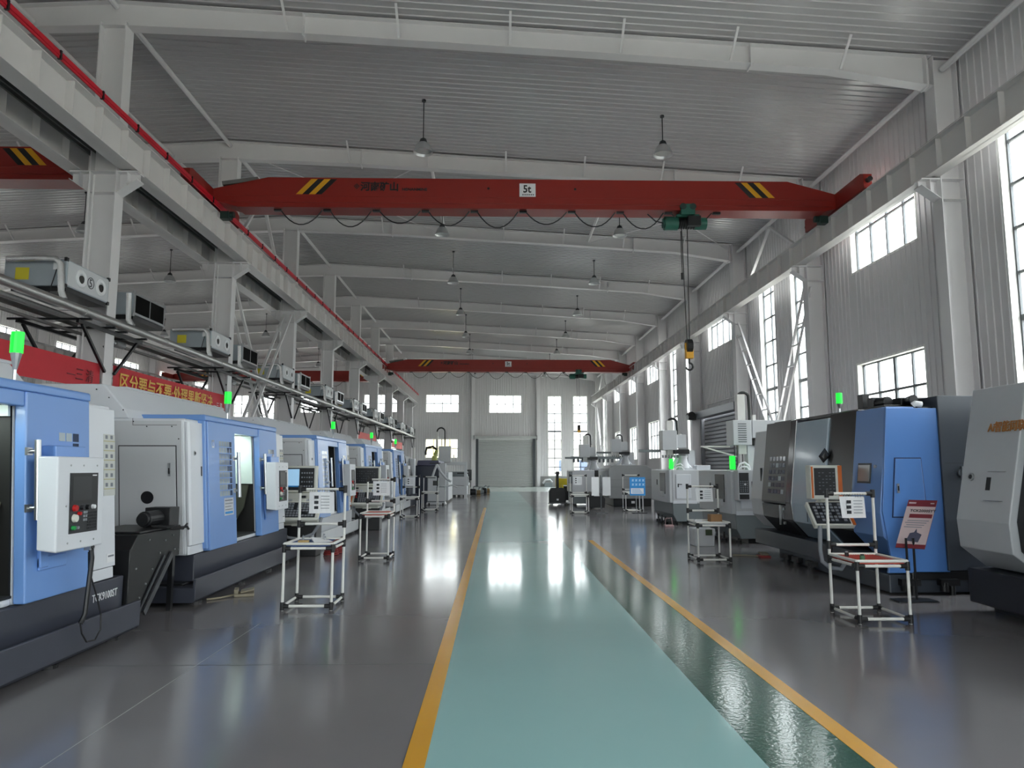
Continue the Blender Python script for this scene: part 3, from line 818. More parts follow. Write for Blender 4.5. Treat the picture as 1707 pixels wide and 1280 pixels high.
banner(13.42, 19.0, 3.02, 3.5, '区分要与不要·处理果断坚决', BANNER, GOLD, 'red banner with gold Chinese slogan strung between the first two visible columns', ('—三 清', .17, 4.78, PAPER))
banner(7.42, 13.0, 3.0, 3.46, None, BANNER, GOLD, 'red banner with dark end lettering, partly cut off beside the first lathe', ('—三 清', .24, 4.55, BRED))
banner(37.4, 43.0, 3.02, 3.5, None, BANNERP, GOLD, 'faded pink red banner seen beyond the third green signal tower')
banner(49.4, 55.0, 3.02, 3.5, None, BANNERP, GOLD, 'small faded pink red banner farthest along the columns')
# ---------------------------------------------------------------- row of blue and white lathes by the middle columns
def ctl_box(t, sx=0):
    """white control box on the right hand door; local x points to the aisle"""
    u0, u1, z0, z1 = 2.0, 2.66, .95, 1.69
    b = b1(MWHITE)
    a = [(.1, u0), (.25, u0), (.25, u1), (.1, u1)]     # plan at the bottom
    c = [(.06, u0), (.22, u0), (.22, u1), (.06, u1)]
    vs = [(x, u, z0+(.02 if i == 0 else 0)) for i, (x, u) in enumerate(a)] + [(x, u, z1) for x, u in c]
    b.add(vs, [(3,2,1,0), (4,5,6,7)] + [(i, (i+1) % 4, 4+(i+1) % 4, 4+i) for i in range(4)])
    cb = obj('control_box', b, t, bev=.012)
    def fx(z): return .25-.03*(z-z0)/(z1-z0)
    def plate(name, mat, ua, ub, za, zb, d=.006, par=cb, e=0):
        return obj(name, b1(mat).add([(fx(za)+e, ua, za), (fx(za)+e, ub, za), (fx(zb)+e, ub, zb), (fx(zb)+e, ua, zb), (fx(za)+e+d, ua, za), (fx(za)+e+d, ub, za), (fx(zb)+e+d, ub, zb), (fx(zb)+e+d, ua, zb)], [(3,2,1,0),(4,5,6,7),(0,1,5,4),(1,2,6,5),(2,3,7,6),(3,0,4,7)]), par)
    plate('keypad', KEYD, 2.16, 2.56, 1.08, 1.56)
    plate('screen', SCREEN, 2.19, 2.46, 1.34, 1.53, .01, cb)
    plate('screen_frame', BLACK, 2.17, 2.55, 1.31, 1.55, .008, cb)
    for u, z, m_, r_ in ((2.22, 1.28, REDK, .028), (2.32, 1.28, KEYD, .02), (2.4, 1.28, BLACK, .022), (2.48, 1.28, PAPER, .02), (2.22, 1.2, CREAM, .034), (2.2, 1.125, GRNK, .018), (2.25, 1.125, KEYS, .014), (2.28, 1.235, REDK, .016)):
        obj('button', b1(m_).cyl((fx(z)+.004, u, z), (fx(z)+.03, u, z), r_, r_*.85, n=14), cb)
    b = b1(KEYS)
    for i in range(3):
        for j in range(2): b.box(fx(1.2), 2.345+j*.032, 1.17+i*.03, fx(1.2)+.012, 2.368+j*.032, 1.19+i*.03)
    b.use(PAPER).box(fx(1.54), 2.47, 1.535, fx(1.54)+.012, 2.53, 1.545)
    obj('key', b, cb)
    b = b1(KEYD)
    for i in range(6):
        for j in range(7): b.box(fx(1.15), 2.41+j*.02, 1.1+i*.025, fx(1.15)+.011, 2.424+j*.02, 1.117+i*.025)
    obj('key', b, cb)
    b = b1(STEEL)
    for u, z in ((2.17, 1.62), (2.35, 1.62), (2.55, 1.62), (2.15, 1.01), (2.33, 1.01), (2.52, 1.01), (2.12, 1.3)): b.cyl((fx(z)-.002, u, z), (fx(z)+.004, u, z), .008, n=8)
    obj('screw', b, cb)
    return cb

def lathe(Y, label, tower_u, ctl=True, opened=True, lettering=None, sidepanel=True, liner=None, base=BASE):
    t = thing('cnc_lathe', label, 'lathe', (-3.62, Y, 0), 'blue and white lathes')
    sh = lambda b: b.shear(.068, .55)
    # base and splash tray
    b = b1(base).box(-2.4, -.3, .24, -.02, 3.6, .56)
    obj('base', b, t, bev=.012)
    b = b1(base).prism([(-2.3, .05), (.12, .05), (.15, .08), (.15, .32), (.12, .32), (.12, .22), (-2.3, .22)], 'y', -.65, 3.62)
    b.use(BLACKM).box(-2.25, -.5, .2, -.06, 3.5, .245)
    obj('drip_tray', b, t, bev=.006)
    for u in (-.3, 1.2, 2.4, 3.35):
        b = b1(BLACKM).cyl((.02, u, 0), (.02, u, .03), .07).cyl((.02, u, .03), (.02, u, .12), .022)
        obj('levelling_foot', b, t)
        obj('levelling_foot', b1(BLACKM).cyl((-1.9, u, 0), (-1.9, u, .12), .06), t)
    # enclosure
    b = b1(MWHITE)
    b.box(-2.3, -.45, .56, -.05, .95, 2.2).box(-2.3, 2.0, .56, -.05, 3.42, 2.2).box(-2.3, .95, .56, -1.12, 2.0, 2.2).box(-1.12, .95, 2.1, -.05, 2.0, 2.2).box(-1.12, .95, .56, -.05, 2.0, .62)
    en = obj('enclosure', sh(b), t, bev=.025)
    # front strips standing a little proud, with rounded outer edge
    for ua, ub in ((-.45, -.02), (2.9, 3.42)):
        b = b1(MWHITE).prism([(-.05, ua), (-.02, ua), (.0, ua+.03), (.0, ub-.02), (-.05, ub)], 'z', .68, 2.16).prism([(-.05, ua), (-.04, ua), (-.02, ua+.02), (-.02, ub-.02), (-.05, ub)], 'z', .57, .67)
        obj('front_panel', sh(b), t, bev=.012)
    # rear hood
    b = b1(MWHITE).prism([(-2.3, 2.2), (-2.3, 2.62), (-1.02, 2.62), (-.78, 2.32), (-.72, 2.2)], 'y', -.45, 3.42)
    for k in range(4): b.prism([(-2.28, 2.62), (-2.28, 2.66), (-1.06, 2.66), (-1.02, 2.62)], 'y', .2+k*.85, .95+k*.85)
    obj('hood', sh(b), t, bev=.015)
    # chamber
    b = b1(CHAMB).box(-1.12, .95, .62, -1.1, 2.0, 2.1).box(-1.1, .95, .62, -.06, .97, 2.1).box(-1.1, 1.98, .62, -.06, 2.0, 2.1).box(-1.1, .97, .62, -.04, 1.98, .64).box(-1.1, .97, 2.085, -.06, 1.98, 2.1)
    ch = obj('work_chamber', sh(b), t)
    if liner: obj('chamber_liner', sh(b1(LINER).box(-1.09, 1.95, liner, -.06, 1.975, 2.09)), ch)
    if liner: obj('chip_guard', sh(b1(OLIVE).prism([(-1.09, .66), (-.42, .66), (-.2, 1.0), (-.12, 1.34), (-1.09, 1.34)], 'y', 1.94, 1.975)), ch)
    if liner: obj('work_lamp', sh(b1(LEDW).box(-.4, 1.0, 2.065, -.3, 1.9, 2.095)), ch)
    b = b1(STEEL).cyl((-.45, .97, 1.12), (-.45, 1.14, 1.12), .15, n=24)
    for k in range(3):
        a = k*2.094; b.box(-.45+.08*math.cos(a)-.025, 1.14, 1.12+.08*math.sin(a)-.025, -.45+.08*math.cos(a)+.025, 1.19, 1.12+.08*math.sin(a)+.025)
    obj('chuck', sh(b), ch)
    # blue canopy and frame
    b = b1(BLUE).prism([(-.95, 2.2), (-.95, 2.235), (-.88, 2.275), (.035, 2.275), (.05, 2.26), (.05, 2.2)], 'y', -.06, 2.9)
    b.box(-.06, -.06, .6, .035, -.01, 2.2).box(-.055, .95, 2.08, .035, 2.0, 2.2)
    obj('door_canopy', sh(b), t, bev=.01)
    # doors
    b = b1(BLUE).box(-.045, 0, .57, .05, .95, 2.199)
    d1 = obj('door', sh(b), t, bev=.012)
    b = b1(PANE)
    for i in range(5):
        for j in range(9): (b.use(PANE if i == 4 or (i == 3 and j % 3 == 1) else PANEL)).box(.044, .36+i*.093, 1.23+j*.082, .05, .44+i*.093, 1.298+j*.082)  # pale columns paint the reflection into the panes, last column left dark
    obj('window_grid', sh(b), d1)
    obj('notice_plate', sh(b1(PAPER).box(.044, .5, .97, .05, .84, 1.2).use(INKG).box(.05, .53, 1.16, .0515, .8, 1.175).box(.05, .53, 1.12, .0515, .81, 1.13).box(.05, .53, 1.08, .0515, .75, 1.09).box(.05, .53, 1.04, .0515, .8, 1.05).use(PBLUE).box(.05, .53, .99, .0515, .81, 1.02)), d1)
    obj('badge', sh(b1(PAPER).box(.044, .12, 1.86, .05, .2, 1.96).use(BLUE).box(.049, .14, 1.88, .051, .18, 1.94)), d1)
    def handle(u, par):
        b = b1(STEEL).cyl((.12, u, 1.2), (.12, u, 1.82), .024, n=14)
        for z in (1.29, 1.73): b.cyl((.04, u, z), (.12, u, z), .016, n=10).box(.042, u-.035, z-.03, .06, u+.035, z+.03)
        obj('door_handle', b.shear(.068, .55), par, smooth=True)
    handle(.88, d1)
    b = b1(BLUE).box(-.045, 2.0, .57, .05, 2.88, 2.199)
    d2 = obj('door', sh(b), t, bev=.012)
    b = b1(PANE)
    for i in range(3):
        for j in range(2):
            if j == 0 and i < 2: continue
            b.use(PANEL if i < 2 else PANE).box(.049, 2.42+i*.1, 1.74+j*.085, .055, 2.5+i*.1, 1.81+j*.085)
    obj('window_grid', sh(b), d2)
    handle(2.03, d2)
    obj('cable_duct', sh(b1(BLUE).box(.05, 2.2, 1.68, .16, 2.62, 1.78).box(.05, 2.14, .82, .08, 2.24, 1.7).box(.05, 2.14, .8, .07, 2.5, .9)), d2, bev=.006)
    if ctl: ctl_box(t)
    # label strip on the white front panel
    b = b1(M('label_sheet', '#c9cbc6', .6)).box(.0, 3.2, 1.34, .003, 3.4, 1.92)
    for k in range(6): b.use(YLAB2).box(.003, 3.2, 1.4+k*.09, .0045, 3.4, 1.408+k*.09).use(INKG).box(.003, 3.23, 1.425+k*.09, .0045, 3.27, 1.46+k*.09).box(.003, 3.32, 1.425+k*.09, .0045, 3.36, 1.46+k*.09)
    obj('warning_label', sh(b), t)
    obj('warning_label', sh(b1(PAPER).box(-.0, 3.25, .72, .003, 3.39, .8).use(INKG).box(.003, 3.27, .77, .0045, 3.37, .785)), t)
    # end wall: panels, service door, cable hole
    if sidepanel:
        b = b1(MGREY).box(-1.98, -.462, .58, -.09, -.45, 2.17)
        ep = obj('end_panel', sh(b), t)
        obj('door_gap', sh(b1(INK).box(-.842, -.4645, .59, -.148, -.4615, 1.872).box(-1.612, -.4645, .59, -.888, -.4615, 1.872)), ep)
        b = b1(MGREY).box(-.83, -.472, .6, -.16, -.461, 1.86)
        sd = obj('service_door', sh(b), ep, bev=.003)
        obj('cable_hole', sh(b1(BLK2).cyl((-.5, -.476, 1.25), (-.5, -.47, 1.25), .075, n=24)), sd)
        obj('latch', sh(b1(STEEL).box(-.25, -.48, 1.5, -.22, -.47, 1.66).use(BLACK).box(-.243, -.485, 1.53, -.227, -.478, 1.6)), sd)
        obj('service_door', sh(b1(MGREY).box(-1.6, -.47, .6, -.9, -.461, 1.86).use(BLACK).box(-1.02, -.476, 1.5, -1.0, -.469, 1.62).use(STEEL).box(-1.06, -.478, 1.58, -.98, -.469, 1.6)), ep, bev=.003)
        b = b1(INK)
        for x, z in ((-.12, 1.95), (-.2, 2.1), (-.5, 2.1), (-.66, 2.16), (-.78, 2.3), (-.95, 2.45), (-1.1, 2.55)): b.cyl((x, -.468, z), (x, -.462, z), .008, n=8)
        b.box(-.67, -.4635, 2.115, -.14, -.462, 2.12).box(-.67, -.4635, 2.12, -.665, -.462, 2.2)
        obj('screw', sh(b), ep)
        obj('lock', sh(b1(STEEL).cyl((.0, -.3, 1.78), (.008, -.3, 1.78), .03, n=14).use(BLACK).cyl((.008, -.3, 1.78), (.012, -.3, 1.78), .018, n=12)), t)
        obj('recess_grip', sh(b1(BLACK).box(-.0, -.12, 1.5, .004, -.09, 1.62)), t)
    # signal tower
    b = b1(STEEL).cyl((-.42, tower_u, 2.26), (-.42, tower_u, 2.5), .014, n=8).cyl((-.42, tower_u, 2.26), (-.42, tower_u, 2.3), .04, n=10).cyl((-.42, tower_u, 2.42), (-.42, tower_u, 2.56), .016, .045, n=10)
    st = obj('signal_tower', b, t)
    obj('signal_lamp', b1(GRNLAMP).cyl((-.42, tower_u, 2.56), (-.42, tower_u, 2.74), .05, n=14), st)
    if lettering: text('lettering', lettering, .1, PAPER, (-.016, 3.05, .39), (0, 1, 0), (0, 0, 1), t, ext=.002, xs=.86)
    return t
m1 = lathe(3.7, 'nearest blue and white lathe, cut off at the picture edge, lettering on its base', 2.38, lettering='TCK9100ST', liner=2.0)
m2 = lathe(9.27, 'second blue and white lathe, its open doorway glowing white behind the blue tray rack', 1.62, liner=1.36)
m3 = lathe(14.95, 'third blue and white lathe, behind the cream console with the lit screen', 3.0, base=MGREY)
m4 = lathe(20.5, 'fourth blue and white lathe, behind the orange edged console', 3.0, base=MGREY)
m5 = lathe(26.1, 'fifth and farthest blue and white lathe of the row', 3.0, base=MGREY)

# hand wheel pendant hanging below the first control box
t = thing('handwheel_pendant', 'black handwheel pendant with a looped cable hanging under the nearest control box', 'pendant', (-3.40, 6.22, .95))
b = b1(BLACK).cyl((.0, .0, -.02), (-.0, .02, .0), .03).tube([(0, .02, -.0), (.01, .03, -.1), (-.0, -.0, -.55), (-.01, -.04, -.62)], .02, 8)
obj('pendant_body', b, t, smooth=True)
obj('bracket', b1(STEEL).box(-.03, -.03, -.03, .02, .04, .02), t)
b = b1(CABLE).tube([(-.01, -.04, -.62), (.0, -.03, -.7), (.01, .03, -.78), (.02, .14, -.79), (.02, .22, -.72), (.01, .23, -.6), (.0, .14, -.4), (-.02, .05, -.2), (-.02, .03, -.05)], .007, 6)
obj('cable', b, t, smooth=True)

# chip conveyor at the end of the first lathe
t = thing('chip_conveyor', 'black chip conveyor with a motor on top between the first and second lathes', 'conveyor', (-3.6, 7.44, 0))
prof = [(-.12, .12), (.16, .12), (.68, .62), (.95, .62), (1.0, .62), (1.0, .93), (.02, .93), (-.12, .8), (-.12, .2)]
b = b1(BLACKM).prism(prof, 'x', -.62, 0)
b.box(-.66, .1, .93, -.02, 1.05, .955)
obj('housing', b, t, bev=.008)
b = b1(M('conveyor_edge', '#4a4c50', .35, .4)).bar((.012, .2, .13), (.012, .78, .66), .02, .07).bar((.012, .05, .12), (.012, .6, .66), .012, .03)
obj('edge_strip', b, t)
for y, z in ((.1, .3), (.22, .42), (.35, .55), (.5, .7), (.62, .82), (.25, .86), (.8, .86), (.86, .7), (.98, .68), (.0, .6)): obj('bolt', b1(STEEL).cyl((0, y, z), (.012, y, z), .01, n=8), t)
obj('leg', b1(BLACKM).box(-.3, .3, 0, -.25, .36, .4), t); obj('leg', b1(BLACKM).box(-.12, 1.0, .0, -.07, 1.06, .7), t)
b = b1(BLACK).cyl((-.18, .5, 1.05), (-.18, .8, 1.05), .085, n=18).box(-.32, .8, .95, -.04, 1.04, 1.16).cyl((-.18, .46, 1.05), (-.18, .5, 1.05), .07, n=16)
obj('motor', b, t, bev=.008)
b = b1(BLACK).tube([(-.18, .54, 1.12)] + [(-.18, .63-.09*math.cos(a), 1.12+.09*math.sin(a)) for a in [i*PI/8 for i in range(9)]] + [(-.18, .72, 1.12)], .014, 8)
obj('lifting_handle', b, t, smooth=True)
b = b1(CABLE).tube([(-.1, .5, .98), (.02, .6, .97), (.06, .85, .94), (.05, 1.05, .93), (.04, 1.12, .9)], .014, 6).tube([(-.1, .52, .97), (.04, .65, .95), (.07, .9, .92), (.03, 1.1, .96)], .012, 6)
obj('cable', b, t)

# consoles that face down the row
def console(loc, label, lit, rz=0.):
    t = thing('operator_console', label, 'console', loc, None, rz)
    # local: x across, y away from the viewer, z up; origin on the floor below the screen
    b = b1(CREAM).box(-.34, 0, 1.16, .34, .14, 1.64)
    hs = obj('screen_housing', b, t, bev=.015)
    b = b1(BLACK).box(-.3, -.012, 1.2, .3, .0, 1.6)
    sc = obj('screen_bezel', b, hs, bev=.004)
    if lit:
        obj('screen', b1(SCRB).box(-.28, -.016, 1.28, .03, -.012, 1.58).use(PBLUE).box(-.28, -.017, 1.255, .03, -.012, 1.28), hs)
        b = b1(KEYS)
        for i in range(5):
            for j in range(4): b.cyl((.08+i*.045, -.016, 1.27+j*.08), (.08+i*.045, -.012, 1.27+j*.08), .012 if (i*j) % 3 else .016, n=8)
        obj('key', b, hs)
    else:
        obj('screen', b1(SCREEN).box(-.28, -.016, 1.24, .28, -.012, 1.58), hs)
        b = b1(KEYS)
        for i in range(9):
            for j in range(5):
                if (i*3+j*5) % 4: b.box(-.25+i*.055, -.018, 1.27+j*.06, -.225+i*.055, -.016, 1.275+j*.06)
        obj('screen_text', b, hs)
    obj('side_trim', b1(ORANGE).box(-.37, -.005, 1.17, -.34, .14, 1.63), hs)
    b = b1(CREAM).slab((-.34, .0, 1.04), (.68, 0, 0), (0, -.03, .1), (0, .1, .02))
    b.use(KEYD).box(-.31, -.03, 1.06, -.2, -.01, 1.1).box(.05, -.03, 1.06, .16, -.01, 1.1)
    obj('switch_strip', b, t)
    # tilted keyboard tray
    u = Vector((0, -.3, -.32)); nrm = Vector((0, -.32, .3)).normalized()
    o_ = Vector((-.33, -.0, 1.0))
    def kb(b, xa, xb, sa, sb, h0, h1):
        return b.slab(o_+Vector((xa, 0, 0))+u*sa+nrm*h0, (xb-xa, 0, 0), u*(sb-sa), nrm*(h1-h0))
    b = b1(CREAM); kb(b, 0, .78, 0, 1, -.07, 0); b.slab(o_+u, (.78, 0, 0), -nrm*.07+Vector((0, .05, -.01)), (0, .02, .05))
    tr = obj('keyboard_tray', b, t, bev=.01)
    b = b1(KEYD); kb(b, .06, .72, .08, .88, 0, .006); obj('keypad', b, tr)
    b = b1(KEYS)
    for i in range(10):
        for j in range(6):
            if (i, j) in ((3, 0), (3, 1), (3, 2), (6, 4), (7, 4)): continue
            kb(b, .15+i*.055, .19+i*.055, .12+j*.125, .2+j*.125, .006, .02)
    obj('key', b, tr)
    for j in range(3):
        p = o_+Vector((.1, 0, 0))+u*(.16+j*.16)
        obj('button', b1(REDK).cyl(p+nrm*.004, p+nrm*.03, .02, n=12), tr)
    if not lit:
        b = b1(ORANGE); kb(b, -.03, .0, -.02, 1.02, -.07, .012); obj('side_trim', b, tr)
    # arm and hose
    b = b1(CREAM).box(-.1, .02, .55, .12, .2, 1.05).box(-.3, .05, .56, .3, .3, .66)
    obj('support_arm', b, t, bev=.012)
    b = b1(BLACKM).box(-.3, .1, .0, .34, .5, .56)
    obj('pedestal', b, t, bev=.01)
    b = b1(KEYS).tube([(-.32, .0, .68), (-.28, -.05, .5), (-.12, -.1, .36), (.1, -.1, .33), (.32, -.05, .42), (.42, .0, .6), (.44, .05, .7)], .028, 10)
    obj('cable_hose', b, t, smooth=True)
    return t
console((-3.62, 13.35, 0), 'cream operator console with a lit screen behind the blue tray rack', True)
console((-3.36, 18.95, 0), 'cream operator console with orange trim and dark screen behind the red tray rack', False)
t = thing('swivel_lamp', 'slim white stand lamp with black joint beside the orange trimmed console', 'lamp', (-3.92, 18.7, 0))
obj('pole', b1(TUBEW).tube([(0, 0, 0), (0, 0, 1.1), (.02, 0, 1.2)], .02, 8), t); obj('head', b1(BLACK).cyl((0, 0, 1.1), (0, 0, 1.32), .05), t); obj('foot', b1(BLACKM).cyl((0, 0, 0), (0, 0, .03), .06), t)

# foot switch on the floor and red cable boxes under the first rack
t = thing('foot_switch', 'dusty beige foot pedal lying on the floor by the second lathe', 'foot pedal', (-3.2, 9.42, 0), rz=.3)
FS = M('pedal_beige', '#8f8672', .7, var=.15)
obj('pedal_base', b1(FS).box(-.1, -.12, 0, .14, .12, .035), t, bev=.008)
obj('pedal', b1(FS).slab((-.02, -.1, .04), (.16, 0, .03), (0, .2, 0), (0, 0, .02)), t, bev=.006)
obj('guard', b1(FS).box(-.1, -.11, .035, -.05, .11, .09), t, bev=.008)
obj('cable', b1(FS).tube([(-.1, -.05, .02), (-.25, -.18, .015), (-.4, -.25, .015)], .012, 6), t)
for k, (x, y) in enumerate(((-3.02, 14.0), (-3.05, 13.68))):
    t = thing('cable_coil', 'dark red cable coil on the floor under the cream console, %s' % ('farther from the viewer' if k == 0 else 'beside the pedestal'), 'cable', (x, y, 0))
    b = b1(CABRED)
    for j in range(4):
        b.tube([((.13-.01*j)*math.cos(a), (.13-.01*j)*math.sin(a), .02+.035*j) for a in [i*2*PI/18 for i in range(19)]], .016, 6)
    obj('coil', b, t, smooth=True)

# darker machines past the blue row
t = thing('dark_lathe', 'dark blue and grey lathe with white pillar just past the last blue lathe', 'lathe', (-3.55, 29.8, 0))
obj('base', b1(BASE).box(-2.2, 0, .05, .1, 2.2, .5), t, bev=.015)
obj('enclosure', b1(SLATE).prism([(-2.2, .5), (0, .5), (0, 1.3), (-.2, 2.1), (-2.2, 2.1)], 'y', 0, 2.2), t, bev=.02)
obj('window_pane', b1(BLK2).prism([(.0, 1.0), (.012, 1.0), (.012, 1.3), (-.13, 1.85), (-.15, 1.85)], 'y', .3, 1.1), t)
obj('pillar', b1(MWHITE).box(-.25, 1.3, .5, .06, 1.75, 2.0), t, bev=.02)
obj('roof_unit', b1(BLACKM).box(-.9, .4, 2.1, -.4, 1.2, 2.35), t, bev=.02)
obj('pipe', b1(TUBEW).tube([(-.05, 2.0, 1.2), (-.05, 2.0, 2.5)], .05), t)
t = thing('navy_machining_centre', 'large navy enclosure with open hooded top beyond the blue lathes', 'machine', (-2.62, 33.6, 0))
NAVY = M('machine_navy', '#22283c', .36, var=.06)
obj('enclosure', b1(NAVY).box(-1.1, 0, 0, 0, 3.4, 1.72), t, bev=.03)
obj('hood', b1(M('hood_violet_grey', '#4a4a64', .4)).prism([(-1.05, 1.72), (-1.0, 1.95), (-.04, 1.95), (-.0, 1.72)], 'y', 0, 3.4), t, bev=.02)
obj('front_frame', b1(MGREY).box(-.02, -.02, .3, .3, .25, 1.82).box(.22, .2, .1, .42, 3.2, 1.4), t, bev=.02)
obj('top_bar', b1(BLACKM).box(-.45, -.05, 1.8, .05, .1, 1.84), t)
t = thing('coolant_cabinet', 'small grey cabinet on casters with two bent hoses above it', 'cabinet', (-2.6, 31.75, 0))
obj('cabinet_body', b1(MGREYG).box(-.4, 0, .12, .38, .6, .8).box(-.4, 0, .8, -.02, .5, 1.2), t, bev=.02)
obj('front_panel', b1(MGREY).box(-.36, -.015, .17, .0, 0, 1.15).box(.04, -.015, .17, .36, 0, .76), t, bev=.004)
obj('recess', b1(BLK2).box(-.15, -.02, .84, .1, .3, 1.05), t)
b = b1(MGREY).prism([(-.44, .02), (.42, .02), (.38, .12), (-.4, .12)], 'y', -.02, .62); obj('skirt', b, t)
for x in (-.3, .05, .3): obj('caster', b1(BLACK).cyl((x-.03, .0, .05), (x+.03, .0, .05), .05), t)
for p_ in ([(-.2, .2, 1.18), (-.1, .2, 1.5), (.0, .25, 1.76)], [(.0, .25, 1.76), (.15, .25, 1.45), (.4, .25, 1.15), (.62, .3, 1.0)]):
    obj('hose', b1(MGREY).tube(p_, .05, 10), t, smooth=True)
obj('hose', b1(MGREY).tube([(.2, .2, .8), (.45, .2, .8), (.7, .25, .85), (.9, .3, .75)], .035, 8), t, smooth=True)
# robot arm on the navy machine
t = thing('robot_arm', 'small yellow green robot arm standing on the navy enclosure', 'robot', (-3.1, 36.6, 1.955))
RG = M('robot_lime', '#b6bd6a', .45)
obj('robot_base', b1(RG).cyl((0, 0, 0), (0, 0, .25), .16, .12, n=16), t)
obj('upper_arm', b1(RG).bar((0, 0, .25), (.12, 0, .55), .16, .16), t, bev=.03)
obj('forearm', b1(BLACKM).tube([(.12, 0, .55), (-.1, 0, .72), (-.4, 0, .66), (-.46, 0, .4)], .06, 8), t, smooth=True)
obj('gripper', b1(BLACKM).box(-.5, -.05, .3, -.4, .05, .42), t)
# gantry column with looped energy chain behind
def chain_mast(loc, label, h, w, z0, mat=MGREY, group=None):
    t = thing('gantry_loader', label, 'loader', loc, group)
    obj('mast', b1(TUBEW).box(-.06, -.06, z0, .06, .06, z0+h), t, bev=.01)
    n = 12; R_ = w/2
    pts = [(0, .0, z0+h-.05)] + [(R_-R_*math.cos(a), 0, z0+h-.0+R_*math.sin(a)) for a in [i*PI/n for i in range(n+1)]] + [(w, 0, z0+h-.3), (w, 0, z0+h*.35)]
    obj('energy_chain', b1(BLACKM).tube(pts, .04, 6), t, smooth=True)
    return t
t = chain_mast((-3.12, 38.2, 0), 'gantry mast with a looped black energy chain in front of the low far window', 1.3, .42, 2.2)
obj('carriage', b1(MGREY).box(.1, -.2, 1.9, .75, .2, 2.75), t, bev=.02)
obj('beam', b1(MGREY).box(-.3, -.1, 1.75, 1.6, .1, 1.92), t, bev=.01)
obj('post', b1(MGREY).box(-.2, -.1, 0, -.05, .1, 1.75), t); obj('post', b1(MGREY).box(1.45, -.1, 0, 1.6, .1, 1.75), t)
for x in (.9, 1.1, 1.3): obj('slide_rod', b1(TUBEW).box(x-.03, -.05, 1.92, x+.03, .05, 2.3+.3*(x > 1)), t)
t = thing('grey_lathe', 'pale grey lathe with rounded cover at the far end of the machine row', 'lathe', (-2.5, 40.3, 0), 'grey lathes')
obj('bed', b1(MGREY).box(.1, 0, .12, .9, 1.6, .62), t, bev=.03)
obj('headstock', b1(MGREY).box(.0, -.03, .62, .98, 1.5, 1.12), t, bev=.04)
obj('cover', b1(MGREYG).box(-.6, .1, .3, .05, 1.5, 1.35).box(.0, .2, 1.12, .9, 1.4, 1.4), t, bev=.03)
obj('control_panel', b1(BLK2).box(-.35, -.06, .75, -.05, 0, 1.2), t, bev=.01)
obj('top_slot', b1(BLACKM).box(.35, -.04, 1.28, .88, 0, 1.34), t)
for x in (.2, .45, .75): obj('levelling_foot', b1(BLACK).box(x-.08, .02, 0, x+.08, .3, .12), t)
obj('conduit', b1(BLACKM).tube([(.9, -.05, 1.35), (1.02, -.05, 1.2), (1.03, -.05, .8)], .03, 8), t)
# pile of parts on the floor and a black lamp head by the shutter
for k, (x, y, r_, lb) in enumerate(((-1.28, 41.9, .2, 'round dark motor on the floor by the far lathe'), (-1.0, 42.5, .16, 'brass coloured valve on the floor in the far pile'), (-.85, 43.6, .15, 'grey pump body in the far pile'), (-.7, 45.0, .18, 'black motor at the rear of the far pile'), (-.5, 45.6, .16, 'brown gearbox nearest the walkway in the far pile'))):
    t = thing('pump_part', lb, 'machine part', (x, y, 0), 'parts on the floor by the shutter')
    m_ = (BLACKM, COPPER, MGREYG, BLACK, COPPER)[k]
    obj('housing', b1(m_).cyl((-r_, 0, r_+.02), (r_*.6, 0, r_+.02), r_, n=16).box(-r_*.7, -r_*.6, 0, r_*.7, r_*.6, r_*.5), t, bev=.01)
    obj('flange', b1(MGREYG).cyl((r_*.6, 0, r_+.02), (r_*.85, 0, r_+.02), r_*.75, n=14), t)
    obj('pipe_stub', b1(MGREYG).tube([(0, 0, 2*r_), (0, 0, 2*r_+.12), (.1, 0, 2*r_+.16)], .04), t)
t = thing('inspection_stand', 'slim stand with a tall black head near the far shutter', 'stand', (-1.62, 44.2, 0))
obj('pole', b1(TUBEW).cyl((0, 0, .03), (0, 0, .85), .045), t); obj('head', b1(BLK2).box(-.14, -.1, .85, .14, .1, 1.5), t, bev=.03); obj('foot', b1(MGREY).box(-.25, -.25, 0, .25, .25, .06), t, bev=.01)
